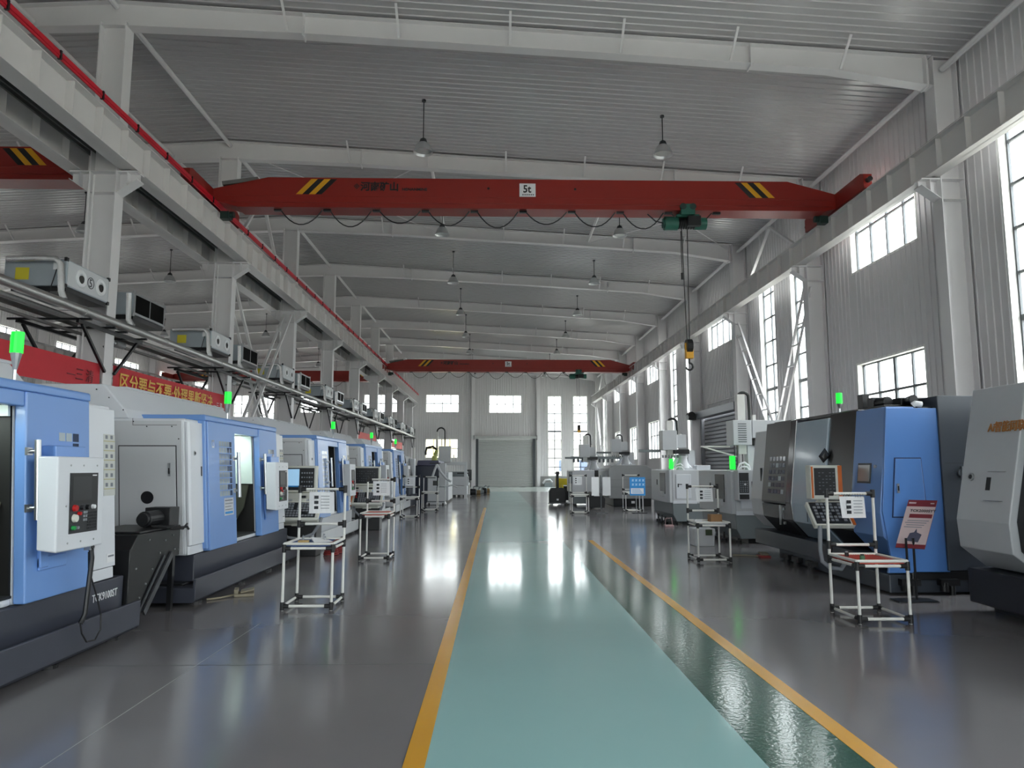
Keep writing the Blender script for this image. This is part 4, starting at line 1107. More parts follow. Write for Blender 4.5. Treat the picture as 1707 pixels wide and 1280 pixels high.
# ---------------------------------------------------------------- blue and black turning centre on the window side
def D_machine():
    t = thing('turning_centre', 'large blue and black turning centre with a pale door, behind the red tray rack', 'machine', (5.0, 9.3, 0))
    PR = [(.25, .45), (.0, .72), (-.03, 1.02), (.13, 2.42)]
    def front(name, mat, ya, yb, za, zb, off=0., back=.35, bev=.008, par=None):
        """piece of the leaning front between two heights"""
        def X(z):
            for (xa, z0), (xb, z1) in zip(PR, PR[1:]):
                if z0 <= z <= z1: return xa+(xb-xa)*(z-z0)/(z1-z0)
            return PR[-1][0]
        zs = [za]+[z for _, z in PR if za < z < zb]+[zb]
        pts = [(X(z)-off, z) for z in zs]+[(X(zb)+back, zb), (X(za)+back, za)]
        return obj(name, b1(mat).prism(pts, 'y', ya, yb), par or t, bev=bev)
    b = b1(SLATE).box(0, .9, .18, 2.3, 4.72, .45).box(.02, -.0, .02, 2.3, 3.6, .25).box(.4, 3.9, 0, 2.3, 4.3, .18)
    b.use(BLACKM).box(.3, -.03, .18, 2.3, .1, .3)
    obj('base', b, t, bev=.015)
    for x in (.25, .75, 1.25):
        b = b1(BLACKM).box(x-.12, -.1, .12, x+.12, .0, .2).cyl((x+.04, -.06, .0), (x+.04, -.06, .15), .035).cyl((x-.06, -.06, .05), (x-.06, -.06, .16), .05)
        obj('levelling_foot', b, t)
    for y in (2.2, 2.75, 3.15):
        obj('levelling_foot', b1(BLACKM).cyl((-.03, y, .0), (-.03, y, .1), .05, n=12).box(-.06, y-.14, .06, .03, y+.14, .14), t)
    # core
    obj('core', b1(BLK2).prism([(.5, .45), (.5, 2.4), (2.25, 2.4), (2.25, .45)], 'y', .05, 4.6), t)
    # front pieces from the blue end to the pale end
    pb = front('front_panel', BLUE, .0, .78, .45, 2.4, .02)
    pb['label'] = 'blue front panel with a plate'
    obj('name_plate', b1(STEEL).slab((-.012, .3, 1.42), (0, .3, 0), (.025, 0, .22), (-.008, 0, 0)).use(MULL).slab((-.011, .27, 1.395), (0, .36, 0), (.031, 0, .27), (-.002, 0, 0)), pb)
    obj('lock', b1(STEEL).cyl((.03, .16, 1.62), (-.004, .16, 1.62), .022), pb)
    front('front_panel', BLK2, .78, 1.62, .45, 2.42, .0)
    d = front('sliding_door', DOORW, 1.62, 2.78, .47, 2.36, .03, bev=.006)
    d['label'] = 'pale glossy sliding door'
    obj('door_badge', b1(BLK2).fn(lambda p: p).add([(.03-.04, 1.62, 1.68), (.045-.04, 1.8, 1.78), (.06-.04, 1.62, 1.9), (.035, 1.5, 1.78), (.03-.05, 1.62, 1.68), (.045-.05, 1.8, 1.78), (.06-.05, 1.62, 1.9), (.025, 1.5, 1.78)], [(0,1,2,3),(7,6,5,4),(0,1,5,4),(1,2,6,5),(2,3,7,6),(3,0,4,7)]), d)
    obj('door_seam', b1(MULL).box(-.055, 1.7, 1.0, -.045, 2.2, 1.006).box(-.055, 2.2, .75, -.045, 2.206, 1.0), d)
    front('door_frame', M('frame_dark_violet', '#26262f', .16, coat=.4), 2.78, 3.02, .45, 2.42, .045, bev=.02)
    g = front('grille_panel', DARKM2, 3.02, 4.2, .98, 2.42, .01)
    b = B()
    for i in range(6):
        for j in range(5):
            z = 1.15+i*.115; x = -.03+.16*(z-1.02)/1.4-.012
            b.use(PANEL if (i*2+j*3) % 7 == 0 else PANE).slab((x, 3.2+j*.15, z), (0, .11, 0), (.009, 0, .075), (-.004, 0, 0))
    obj('window_grid', b, g)
    l = front('lower_panel', BLK2, 3.02, 4.2, .45, .96, .01)
    obj('panel_handle', b1(STEEL).box(-.05, 3.32, .62, -.02, 3.35, .96), l)
    for z in (.66, .9): obj('latch', b1(STEEL).cyl((-.04, 3.18, z), (-.01, 3.18, z), .025), l)
    e = front('end_cover', MGREY, 4.2, 4.85, .5, 2.3, -.02, 1.6)
    e['label'] = 'light grey cover at the far end'
    obj('recess_grip', b1(BLACK).box(-.002+.03, 4.35, 1.35, .0+.05, 4.4, 1.6), e)
    # end facing the viewer: blue panel with a hatch, slate cabinet
    b = b1(BLUED).prism([(.0, .27), (.05, .46), (-.03, 1.05), (.09, 2.38), (.76, 2.38), (.8, .27)], 'y', -.03, .02)
    ep = obj('end_panel', b, t, bev=.006)
    b = b1(BLUED).prism([(.1, .98), (.54, .98), (.5, 1.72), (.17, 1.72)], 'y', -.045, -.028)
    h = obj('hatch', b, ep, bev=.004)
    obj('hatch_gap', b1(M('gap_navy', '#1b2f5c', .5)).prism([(.085, .965), (.555, .965), (.512, 1.735), (.157, 1.735)], 'y', -.033, -.0295), ep)
    obj('latch', b1(STEEL).box(.165, -.055, 1.28, .195, -.044, 1.4).use(BLACK).box(.172, -.06, 1.31, .188, -.054, 1.37), h)
    b = b1(SLATE).prism([(.76, .3), (.76, 2.54), (2.2, 2.54), (2.2, .3)], 'y', -.06, 1.0)
    cab = obj('electrical_cabinet', b, t, bev=.012)
    obj('isolator_switch', b1(STEEL).cyl((1.0, -.09, 1.54), (1.0, -.06, 1.54), .045).box(.985, -.12, 1.46, 1.015, -.08, 1.62).box(1.0, -.1, 1.52, 1.08, -.085, 1.55), cab)
    obj('pipe_elbow', b1(STEEL).tube([(1.05, -.06, .68), (1.05, -.12, .68), (1.05, -.13, .64), (1.05, -.13, .55)], .025, 10).box(1.0, -.14, .62, 1.14, -.06, .68), cab)
    obj('cabinet_seam', b1(INK).box(.8, -.0625, 1.66, 2.2, -.06, 1.665), cab)
    # roof gear
    obj('roof_tray', b1(BLACKM).box(.3, .4, 2.4, 2.2, 4.3, 2.46), t, bev=.01)
    obj('roof_motor', b1(BLACKM).cyl((.45, .55, 2.52), (.45, .8, 2.52), .07).box(.36, .8, 2.46, .55, .95, 2.6), t, bev=.01)
    obj('roof_motor', b1(BLACKM).cyl((.6, .2, 2.52), (.7, .5, 2.52), .06).box(.6, .5, 2.46, 1.1, .8, 2.57), t, bev=.01)
    obj('roof_bracket', b1(BLACKM).box(.4, 1.15, 2.46, .5, 1.3, 2.68), t)
    obj('white_fitting', b1(PAPER).tube([(.48, .02, 2.42), (.5, .0, 2.44), (.58, -.0, 2.43)], .04, 10), t, smooth=True)
    b = b1(STEEL).cyl((.8, 2.7, 2.46), (.8, 2.7, 2.62), .014, n=8).cyl((.8, 2.7, 2.6), (.8, 2.7, 2.68), .02, .045)
    st = obj('signal_tower', b, t)
    obj('signal_lamp', b1(GRNLAMP).cyl((.8, 2.7, 2.68), (.8, 2.7, 2.86), .05), st)
    # operator console swung out in front of the pale door
    MX, MY = -.34, -.74
    b = b1(CREAM).box(-.24, 1.55, 1.16, .2, 1.72, 1.64)
    cs = obj('console_screen', b.move(MX, MY), t, bev=.015); cs['label'] = 'cream screen housing with orange edge'
    obj('screen', b1(SCREEN).box(-.19, 1.538, 1.22, .11, 1.55, 1.6).move(MX, MY), cs)
    b = b1(KEYS)
    for i in range(5):
        for j in range(7):
            if (i*5+j*3) % 4: b.box(-.13+i*.05, 1.535, 1.26+j*.045, -.105+i*.05, 1.538, 1.266+j*.045)
    obj('screen_text', b.move(MX, MY), cs)
    obj('side_trim', b1(ORANGE).box(.15, 1.542, 1.165, .205, 1.725, 1.635).move(MX, MY), cs); obj('edge_trim', b1(ORANGE).box(-.23, 1.542, 1.18, -.205, 1.55, 1.62).move(MX, MY), cs)
    u = Vector((0, -.28, -.3)); nrm = Vector((0, -.3, .28)).normalized(); o_ = Vector((-.32+MX, 1.56+MY, 1.13))
    def kb(b, xa, xb, sa, sb, h0, h1): return b.slab(o_+Vector((xa, 0, 0))+u*sa+nrm*h0, (xb-xa, 0, 0), u*(sb-sa), nrm*(h1-h0))
    b = b1(CREAM); kb(b, 0, .56, 0, 1, -.08, 0); tr = obj('keyboard_tray', b, t, bev=.01)
    b = b1(KEYD); kb(b, .03, .5, .04, .94, 0, .006); obj('keypad', b, tr)
    b = b1(KEYS)
    for i in range(7):
        for j in range(6):
            if (i+2*j) % 5: kb(b, .06+i*.06, .1+i*.06, .1+j*.135, .18+j*.135, .006, .018)
    obj('key', b, tr)
    b = b1(ORANGE); kb(b, .52, .56, .0, 1.0, 0, .012); obj('side_trim', b, tr)
    obj('support_arm', b1(CREAM).box(-.4, .92, 1.02, -.3, 1.06, 1.3).box(-.4, 1.0, 1.05, .02, 1.1, 1.13), t, bev=.01)
    b = b1(KEYS).tube([(-.28, 1.3, .82), (-.3, 1.28, .5), (-.29, 1.26, .35), (-.2, 1.25, .27), (-.02, 1.3, .24), (.08, 1.4, .3)], .028, 10)
    obj('cable_hose', b.move(MX+.03, MY), t, smooth=True)
    obj('thin_cable', b1(CABLE).tube([(-.15, 1.3, .85), (-.1, 1.35, .7), (-.03, 1.45, .5), (-.02, 1.5, .4)], .007, 6).move(MX, MY), t)
    return t
D_machine()

# ---------------------------------------------------------------- white machine cut off at the picture edge
t = thing('white_turning_centre', 'light grey machine cut off at the picture edge with amber Chinese lettering', 'machine', (5.25, 8.22, 0))
PN = [(.3, .5), (.02, .72), (.0, 1.03), (.3, 2.5)]
b = b1(M('machine_silver_grey', '#c3c6ca', .36, var=.03)).prism(PN+[(2.2, 2.5), (2.2, .5)], 'y', -.85, 0)
fp_ = obj('front_panel', b, t, bev=.012)
b = b1(BLK2).prism([(.36, .5), (.1, .75), (.08, 1.05), (.36, 2.4), (2.2, 2.4), (2.2, .5)], 'y', -3.4, -.85)
obj('door_section', b, t, bev=.01)
b = b1(M('machine_silver_grey', '#c3c6ca')).prism([(.27, 2.4), (.3, 2.52), (2.2, 2.52), (2.2, 2.4)], 'y', -3.4, -.85); obj('door_header', b, t, bev=.01)
obj('base', b1(M('base_blue_black', '#1d1e2a', .36)).box(.12, -3.4, .1, 2.2, .05, .48), t, bev=.015)
obj('foot', b1(BLACKM).box(.38, -1.2, 0, 2.0, .02, .1), t); obj('foot', b1(BLACKM).box(.38, -3.2, 0, 2.0, -2.2, .1), t)
sl = Vector((.3, 0, 1.47)).normalized()
text('lettering', 'Ai智能网联', .125, AMBER, (.0+.3*(2.0-1.03)/1.47-.006, -.36, 2.0), (0, -1, 0), sl, t, ext=.003, xs=.93, bold=.002)
obj('seam', b1(INKG).box(.095, -.72, 1.56, .105, -.45, 1.564).box(.02, -.72, 1.25, .045, -.45, 1.254), t)
obj('recess_grip', b1(BLACK).slab((.068, -.43, 1.36), (0, -.07, 0), (.029, 0, .14), (-.004, 0, 0)), t)
obj('lock', b1(STEEL).cyl((.095, -.18, 1.5), (.08, -.18, 1.503), .045).use(BLACK).cyl((.08, -.18, 1.503), (.075, -.18, 1.504), .025), t)
obj('fitting', b1(PAPER).box(.6, -1.1, 2.5, .7, -1.0, 2.6), t)

# ---------------------------------------------------------------- grey twin lathes with gantry loaders
def grey_lathe(loc, label, L_=2.4, front=True, ctl=False, hat=True):
    t = thing('grey_twin_lathe', label, 'lathe', loc, 'grey lathes with gantry loaders')
    b = b1(MGREYG).prism([(.0, .62), (.02, .3), (.12, .1), (1.5, .1), (1.6, .3), (1.62, .62)], 'y', 0, L_)
    obj('base', b, t, bev=.02)
    obj('plinth', b1(BLACKM).box(.3, .1, .0, 1.5, L_-.1, .11), t)
    obj('body', b1(MGREY).box(.02, 0, .6, 1.6, L_, 1.55), t, bev=.02)
    b = b1(MGREY).prism([(-.06, .02), (.05, .02), (.05, L_-.02), (-.06, L_-.02), (-.1, L_-.2), (-.1, .2)], 'z', .62, 1.54)
    fr = obj('front_cover', b, t, bev=.015)
    w_ = obj('window_pane', b1(BLK2).box(-.112, .35, .86, -.098, 1.0, 1.46), fr)
    obj('panel_box', b1(MGREY).box(-.16, .45, .78, -.095, .9, .92), fr, bev=.01)
    obj('recess_grip', b1(BLACK).box(-.112, 1.35, 1.1, -.098, 1.43, 1.26), fr)
    dr = obj('end_door', b1(MWHITE).box(.12, -.035, .74, .54, .0, 1.42), t, bev=.008)
    obj('door_handle', b1(BLACK).box(.16, -.05, 1.06, .19, -.035, 1.16).box(.16, -.06, 1.13, .28, -.045, 1.15), dr)
    obj('end_sill', b1(MWHITE).box(.02, -.03, .6, .7, .0, .68), t, bev=.006)
    if ctl:
        cb = obj('control_box', b1(MGREY).box(-.02, -.32, .92, .36, -.03, 1.56), t, bev=.015)
        obj('keypad', b1(KEYD).box(.0, -.335, 1.08, .2, -.32, 1.5).use(BLACK).box(.0, -.335, .95, .2, -.32, 1.05), cb)
        b = b1(KEYS)
        for i in range(4):
            for j in range(6): b.cyl((.03+i*.045, -.342, 1.12+j*.04), (.03+i*.045, -.335, 1.12+j*.04), .014, n=6)
        b.use(PAPER).cyl((.12, -.345, 1.26), (.12, -.335, 1.26), .022, n=10); obj('key', b, cb)
        obj('recess_grip', b1(BLACK).box(.26, -.335, 1.2, .31, -.32, 1.32), cb)
        dd = obj('cabinet_door', b1(MWHITE).box(.52, -.09, .62, .88, -.02, 1.55), t, bev=.01)
        obj('recess_grip', b1(BLACK).box(.76, -.1, 1.05, .8, -.088, 1.2), dd)
        obj('door_seam', b1(INKG).box(.68, -.0935, .72, .685, -.09, 1.45), dd)
    b = b1(STEEL).cyl((.05, .22, 1.54), (.05, .22, 1.57), .05)
    st = obj('signal_tower', b, t)
    obj('signal_lamp', b1(GRNLAMP).box(-.0, .17, 1.57, .1, .27, 1.86), st)
    obj('hose_loop', b1(PAPER).tube([(.12, .1, 1.55), (.16, .1, 1.68), (.28, .12, 1.72), (.38, .15, 1.65), (.4, .15, 1.55)], .025, 8).tube([(.1, .05, 1.55), (.2, .05, 1.63), (.32, .08, 1.62), (.36, .08, 1.55)], .02, 8), t, smooth=True)
    if hat: obj('top_box', b1(MWHITE).box(.75, .1, 1.55, 1.15, .6, 1.68), t, bev=.01)
    for k, (x, y) in enumerate(((.15, .3), (-.02, .75), (.0, 1.3), (.05, 2.0))):
        obj('levelling_foot', b1(BLACKM).cyl((x, y, 0), (x, y, .05), .07).cyl((x, y, 0), (x, y, .2), .025), t)
    return t
def loader(loc, label, box2=False, sc=1., rail=True):
    t = thing('gantry_loader', label, 'loader', loc, 'gantry loaders')
    # z is local height above the machine top (1.55)
    b = b1(TUBEW).box(.1, -.1, .36, .28, .08, 1.72*sc).use(MULL).box(.28, -.06, .4, .3, .04, 1.7*sc)
    obj('mast', b, t, bev=.008)
    n = 10; pts = [(.2, .12, 1.5*sc), (.2, .12, 1.68*sc)]+[(.32-.12*math.cos(a), .12, 1.68*sc+.1*math.sin(a)) for a in [i*PI/n for i in range(n+1)]]+[(.45, .12, 1.4*sc), (.45, .12, .75)]
    obj('energy_chain', b1(BLACKM).tube(pts, .035, 6), t, smooth=True)
    obj('slide_rod', b1(TUBEW).box(.44, -.1, .7, .52, -.02, 1.25*sc), t, bev=.006)
    hb = obj('carriage', b1(MGREY).box(-.08, -.3, .56, .34, .2, 1.12), t, bev=.012)
    b = b1(MULL)
    for k in range(9): b.box(.03, -.306, .62+k*.05, .22, -.3, .64+k*.05)
    if box2:
        obj('louver', b, hb)
        obj('cover_box', b1(MGREY).box(.36, -.28, .72, 1.1, .2, 1.12), t, bev=.012)
        obj('drive_unit', b1(BLACKM).box(.4, -.2, .56, .9, .1, .72), t, bev=.01)
        obj('column', b1(MGREY).box(.3, -.1, .0, .95, .15, .56), t, bev=.01)
        b = b1(TUBEW).box(-.75, -.05, .52, -.08, .0, .55).bar((-.7, -.02, .53), (.1, -.02, .3), .03, .03)
        obj('gripper_arm', b, t)
        for x in (.02, .08, .2): obj('lift_rod', b1(BLACKM).box(x-.008, -.05, .02, x+.008, -.03, .56), t)
    else:
        obj('cover_box', b1(MGREY).box(.0, -.2, .62, .62, .3, 1.0), t, bev=.012)
        obj('drive_unit', b1(BLACKM).box(.26, -.25, .45, .7, .1, .58), t, bev=.01)
        b = b1(MGREYG).box(-.7, -.06, .5, -.08, .1, .58)
        if rail:
            for k in range(8): b.box(-.05+k*.085, -.1, .34, -.01+k*.085, -.04, .42)
        obj('rack_rail', b, t)
        b = b1(MGREY).lathe((.55, 0, .2), [(.05, -.2), (.2, -.16), (.12, .1), (.16, .2), (.05, .24)], 'z', 14)
        obj('gripper', b, t, smooth=True)
        obj('gripper_arm', b1(MWHITE).tube([(.15, 0, .02), (.3, 0, .12), (.45, 0, .42)], .06).tube([(.8, 0, .02), (.68, 0, .15), (.6, 0, .42)], .05).box(.4, -.15, 0, .95, .15, .05), t)
        if rail: obj('post', b1(MGREY).box(.75, .1, 0, .95, .3, .56), t)
    return t
grey_lathe((5.1, 15.45, 0), 'grey lathe with a front control box, partly hidden behind the blue and black machine', 2.5, ctl=True, hat=False)
loader((5.38, 16.3, 1.55), 'gantry loader with louvred carriage and tall mast in front of the side shutter', True)
grey_lathe((4.97, 20.45, 0), 'grey lathe with white end door and green lamp, behind the rack with the brown box', 2.4)
loader((4.82, 20.75, 1.55), 'gantry loader with white boxes above the grey lathe that has the white end door', False, .82)
# far machining group
t = thing('grey_machining_centre', 'long plain grey machining centre with black base behind the blue poster', 'machine', (4.75, 30.5, 0))
obj('body', b1(M('machine_mid_grey', '#a9abac', .4)).prism([(.0, .32), (0, 1.58), (.2, 1.72), (1.6, 1.72), (1.85, 1.55), (1.85, .32)], 'y', 0, 3.4), t, bev=.02)
obj('base', b1(BLACKM).box(.2, .05, .0, 1.8, 3.2, .32), t, bev=.02)
obj('front_cover', b1(MGREY).box(-.1, .3, .4, .02, 3.2, 1.5), t, bev=.02)
obj('seam', b1(MULL).box(.05, -.006, 1.1, 1.8, .0, 1.105).box(.05, -.006, .8, 1.8, 0, .805), t)
obj('small_label', b1(PAPER).box(.95, .04, .12, 1.1, .05, .22), t)
loader((5.05, 31.2, 1.72), 'gantry loader with mast above the long grey machining centre', False, .72)
t = thing('grey_twin_lathe', 'grey lathe behind the white papered rack, nearest the far tall windows', 'lathe', (3.25, 31.0, 0), 'grey lathes with gantry loaders')
obj('body', b1(MGREY).box(0, 0, .55, .98, 2.2, 1.5), t, bev=.03); obj('base', b1(MGREYG).box(.05, 0, .08, .95, 2.1, .56), t, bev=.02)
obj('control_box', b1(MGREYG).box(-.12, -.05, .95, .02, .3, 1.45), t, bev=.01); obj('side_column', b1(BLACKM).box(1.0, -.02, .2, 1.14, .3, 1.5), t, bev=.01)
for x in (.15, .8): obj('levelling_foot', b1(BLACK).cyl((x, .1, 0), (x, .1, .1), .06), t)
loader((3.72, 31.6, 1.5), 'gantry loader with looped chain farthest along the window side', False, .88, rail=False)
t = thing('loader_beam', 'horizontal toothed loader beam crossing above the far grey machines', 'beam', (4.6, 33.8, 1.72))
obj('beam_rail', b1(MGREYG).box(-1.1, 0, .3, 1.3, .15, .42), t, bev=.01)
for k in range(10): obj('tooth', b1(MULL).box(-1.0+k*.2, .02, .14, -.9+k*.2, .1, .3), t)
obj('post', b1(MGREY).box(-.05, 0, 0, .1, .15, .3), t)
obj('guide_ring', b1(MGREY).tube([(.0+.28*math.cos(a), .05, .3+.26*math.sin(a)) for a in [i*2*PI/20 for i in range(21)]], .03, 8), t, smooth=True)
t = thing('electrical_cabinet', 'narrow light grey electrical cabinet on a stand between the blue poster and the grey lathe', 'cabinet', (6.05, 27.4, 0))
obj('cabinet_body', b1(MGREY).box(-.05, 0, .68, .5, .5, 1.55), t, bev=.015)
obj('cabinet_door', b1(MWHITE).box(.0, -.02, .72, .46, 0, 1.5).use(BLACK).box(.36, -.03, 1.0, .4, -.02, 1.1), t)
obj('stand', b1(MGREY).box(.0, .1, 0, .1, .4, .68).box(.38, .1, 0, .48, .4, .68).box(.0, .1, 0, .48, .4, .06), t)
b = b1(BLACKM)
for k in range(5): b.tube([(.12+.05*k, .2, .68), (.1+.06*k, .15, .45), (.2, .1+.03*k, .3), (.15+.05*k, .1, .08)], .02, 6)
obj('cable_bundle', b, t)

# ---------------------------------------------------------------- things in the far aisle
t = thing('pallet_stacker', 'black pedestrian pallet stacker with tall handle standing on the walkway', 'stacker', (2.68, 31.5, 0))
b = b1(TRUCKB).prism([(-.34, .06), (.34, .06), (.36, .2), (.36, .6), (.26, .74), (-.26, .74), (-.36, .6), (-.36, .2)], 'y', 0, .6)
obj('body', b, t, bev=.03)
obj('tiller', b1(TRUCKB).box(-.06, .05, .7, .06, .2, 1.35), t, bev=.03)
obj('tiller_head', b1(TRUCKB).box(-.07, .0, 1.3, .07, .2, 1.45).tube([(-.12, .05, 1.38), (.12, .05, 1.38)], .025), t, bev=.02)
obj('label', b1(PAPER).box(-.05, -.006, .2, .04, .0, .28), t)
for x in (-.28, .2): obj('wheel', b1(PAPER).cyl((x-.04, .06, .05), (x+.08, .06, .05), .05), t)
obj('bumper', b1(MULL).box(-.42, -.02, .06, .42, .05, .11), t, bev=.01)
for x in (-.2, .2): obj('fork', b1(BLACKM).box(x-.08, .6, .05, x+.08, 1.6, .12), t)
t = thing('yellow_stacker', 'yellow lift frame parked behind the black stacker', 'stacker', (3.15, 34.5, 0))
obj('frame', b1(TYEL).box(-.3, 0, .55, -.05, .25, 1.12).box(-.05, 0, .8, .6, .25, 1.1).box(-.02, 0, .2, .06, .25, .8), t, bev=.01)
obj('chassis', b1(BLACKM).box(.0, .1, .08, .6, .9, .75), t, bev=.02)
for x in (.1, .5): obj('wheel', b1(BLACK).cyl((x-.03, .2, .08), (x+.03, .2, .08), .08), t)
t = thing('floor_scrubber', 'low black cart on the floor behind the white board stand', 'cart', (3.95, 28.5, 0))
obj('body', b1(TRUCKB).prism([(-.3, .05), (.32, .05), (.35, .4), (.2, .62), (-.2, .66), (-.32, .4)], 'y', 0, .9), t, bev=.03)
for x in (-.2, .2): obj('wheel', b1(BLACK).cyl((x-.03, .1, .06), (x+.03, .1, .06), .06), t)
obj('edge_label', b1(PAPER).box(-.1, -.006, .5, .12, .012, .53), t)
t = thing('wall_equipment', 'grey valve block against the low far wall beside the shutter', 'equipment', (4.3, 61.5, 0))
obj('block', b1(MGREYG).box(-.2, 0, 0, .5, .6, .35), t, bev=.02); obj('pipe', b1(MGREY).tube([(-.3, .2, .3), (-.1, .2, .6), (.3, .2, .62), (.5, .2, .4)], .08, 10), t, smooth=True)
# ---------------------------------------------------------------- tube racks, boards and small things
def rack(label, x0, x1, yf, yb, ztop, zmid, ztab, tray=None, traylab=None, paper=None, r=.016):
    t = thing('tube_rack', label, 'rack', (x0, yf, 0), 'white tube racks')
    w, d = x1-x0, yb-yf
    def tube(name, p, q): return obj(name, b1(TUBEW).tube([p, q], r, 10), t, smooth=True)
    def joint(p, ax):
        b = b1(JOINT); p = Vector(p)
        b.cyl(p-Vector((0, 0, .045)), p+Vector((0, 0, .045)), r*1.55, n=10)
        for a in ax: b.cyl(p, p+Vector(a)*.075, r*1.5, n=10)
        obj('joint', b, t, smooth=True)
    for x, ax in ((0, 1), (w, -1)):
        tube('front_leg', (x, 0, .0), (x, 0, ztab)); tube('rear_post', (x, d, 0), (x, d, ztop))
        joint((x, 0, .05), ((ax, 0, 0), (0, 1, 0))); joint((x, d, .05), ((ax, 0, 0), (0, -1, 0)))
        joint((x, 0, ztab), ((ax, 0, 0), (0, 1, 0))); joint((x, d, ztab), ((ax, 0, 0), (0, -1, 0)))
        joint((x, d, zmid), ((ax, 0, 0),)); joint((x, d, ztop-.03), ((ax, 0, 0),))
        tube('side_rail', (x, 0, .05), (x, d, .05)); tube('side_rail', (x, 0, ztab), (x, d, ztab)); tube('side_rail', (x, 0, ztab+.05), (x, d, ztab+.05))
    for y, zz in ((0, (.05, ztab, ztab+.05)), (d, (.05, ztab, ztab+.05, zmid, ztop-.03))):
        for z in zz: tube('cross_rail', (0, y, z), (w, y, z))
    if tray:
        b = b1(tray).box(.02, .02, ztab+.018, w-.02, d-.02, ztab+.034)
        tr = obj('shelf_board', b, t)
    if paper:
        xa, xb, h, style = paper
        b = b1(PAPER); n = 6; z1 = ztop-.06
        vs = []
        for i in range(n+1):
            u = i/n; vs += [(xa+(xb-xa)*u, d-.03-.012*math.sin(u*5), z1), (xa+(xb-xa)*u+.01, d-.04-.02*math.sin(u*4+1), z1-h)]
        vs2 = [(x, y+.003, z) for x, y, z in vs]; k = len(vs)
        f = [(2*i, 2*i+1, 2*i+3, 2*i+2) for i in range(n)]
        b.add(vs+vs2, f+[tuple(q+k for q in g[::-1]) for g in f])
        pp = obj('hanging_sheet', b, t)
        b = b1(INK); c = xa+(xb-xa)*.3
        for q in range(3): b.box(c-.02, d-.062, z1-h*(.25+.24*q)-.018, c+.03, d-.058, z1-h*(.25+.24*q)+.018)
        b.use(INKG)
        for q in range(5): b.box(xa+(xb-xa)*.5, d-.062, z1-h*(.2+.14*q)-.003, xa+(xb-xa)*.85, d-.058, z1-h*(.2+.14*q)+.003)
        obj('print', b, pp)
        b = b1(INKG); x = xa
        while x < xb: b.tube([(x, d-.03, z1-.01), (x+.006, d-.02, z1+.03), (x+.012, d-.03, z1-.01)], .0025, 5); x += .03
        obj('binding_ring', b, pp)
    return t
def fitting(name, label, loc, m1_, m2_, h, r_, group=None):
    t = thing(name, label, 'fitting', loc, group)
    obj('body', b1(m1_).cyl((0, 0, 0), (0, 0, h), r_, n=12), t)
    obj('cap', b1(m2_).cyl((0, 0, h), (0, 0, h*1.3), r_*.7, n=12), t)
    return t
# right near rack
rack('white tube rack with red tray nearest the walkway, beside the maroon sign', 3.76, 4.29, 7.58, 8.2, 1.34, .74, .585, TRAYR, paper=(.13, .42, .24, 0))
ztr = .585+.035
t = thing('sorting_tray', 'red perforated tray on the rack beside the maroon sign', 'tray', (3.8, 7.6, ztr))
b = b1(TRAYR).box(0, 0, 0, .45, .57, .006)
for i in range(16): b.box(.015+i*.027, .01, .006, .025+i*.027, .56, .016)
obj('grid', b, t)
fitting('tool_holder', 'green and dark tool holder standing at the front of the red tray', (3.87, 7.68, ztr+.018), M('tool_green', '#4f7a5c', .5), BLACKM, .045, .026)
fitting('tool_holder', 'dark tool holder at the back of the red tray, behind the green one', (3.86, 8.0, ztr+.018), BLACKM, STEEL, .04, .022)
# left near rack
rack('white tube rack with blue tray standing in front of the lit cream console', -2.41, -1.86, 8.42, 9.02, 1.37, .92, .69, TRAYB, paper=(.12, .42, .26, 1))
ztl = .69+.035
t = thing('sorting_tray', 'blue tray on the rack in front of the lit console', 'tray', (-2.38, 8.44, ztl))
obj('grid', b1(TRAYB).box(0, 0, 0, .42, .54, .012), t)
t = thing('sorting_tray', 'small red tray beside the blue tray on the same rack', 'tray', (-1.945, 8.44, ztl))
obj('grid', b1(M('tray_dark_red', '#8c2f2a', .5)).box(0, 0, 0, .06, .54, .012), t)
for k, (x, y, h) in enumerate(((-2.3, 8.8, .05), (-2.2, 8.86, .06), (-2.06, 8.84, .06), (-2.02, 8.72, .045))):
    fitting('tool_bit', 'small steel tool bit on the blue tray, %s' % ('at its rear corner by the post', 'in the middle of the back row', 'third along the back row', 'nearest the red tray')[k], (x, y, ztl+.013), STEEL, INKG, h, .014, 'tool bits on the blue tray')
t = thing('wooden_block', 'pale wooden block lying on the blue tray', 'block', (-2.24, 8.6, ztl+.013)); obj('block', b1(M('block_wood', '#c2a46a', .7)).box(-.06, -.03, 0, .06, .03, .025), t, bev=.004)
t = thing('paper_sheet', 'white sheet of paper lying at the corner of the blue tray rack', 'paper', (-2.05, 8.72, ztl+.014), rz=.5)
obj('sheet', b1(PAPER).add([(-.12, -.09, 0), (.1, -.09, 0), (.1, .09, .004), (-.12, .09, .05), (-.12, -.09, .002), (.1, -.09, .002), (.1, .09, .006), (-.12, .09, .052)], [(3,2,1,0),(4,5,6,7),(0,1,5,4),(1,2,6,5),(2,3,7,6),(3,0,4,7)]), t)
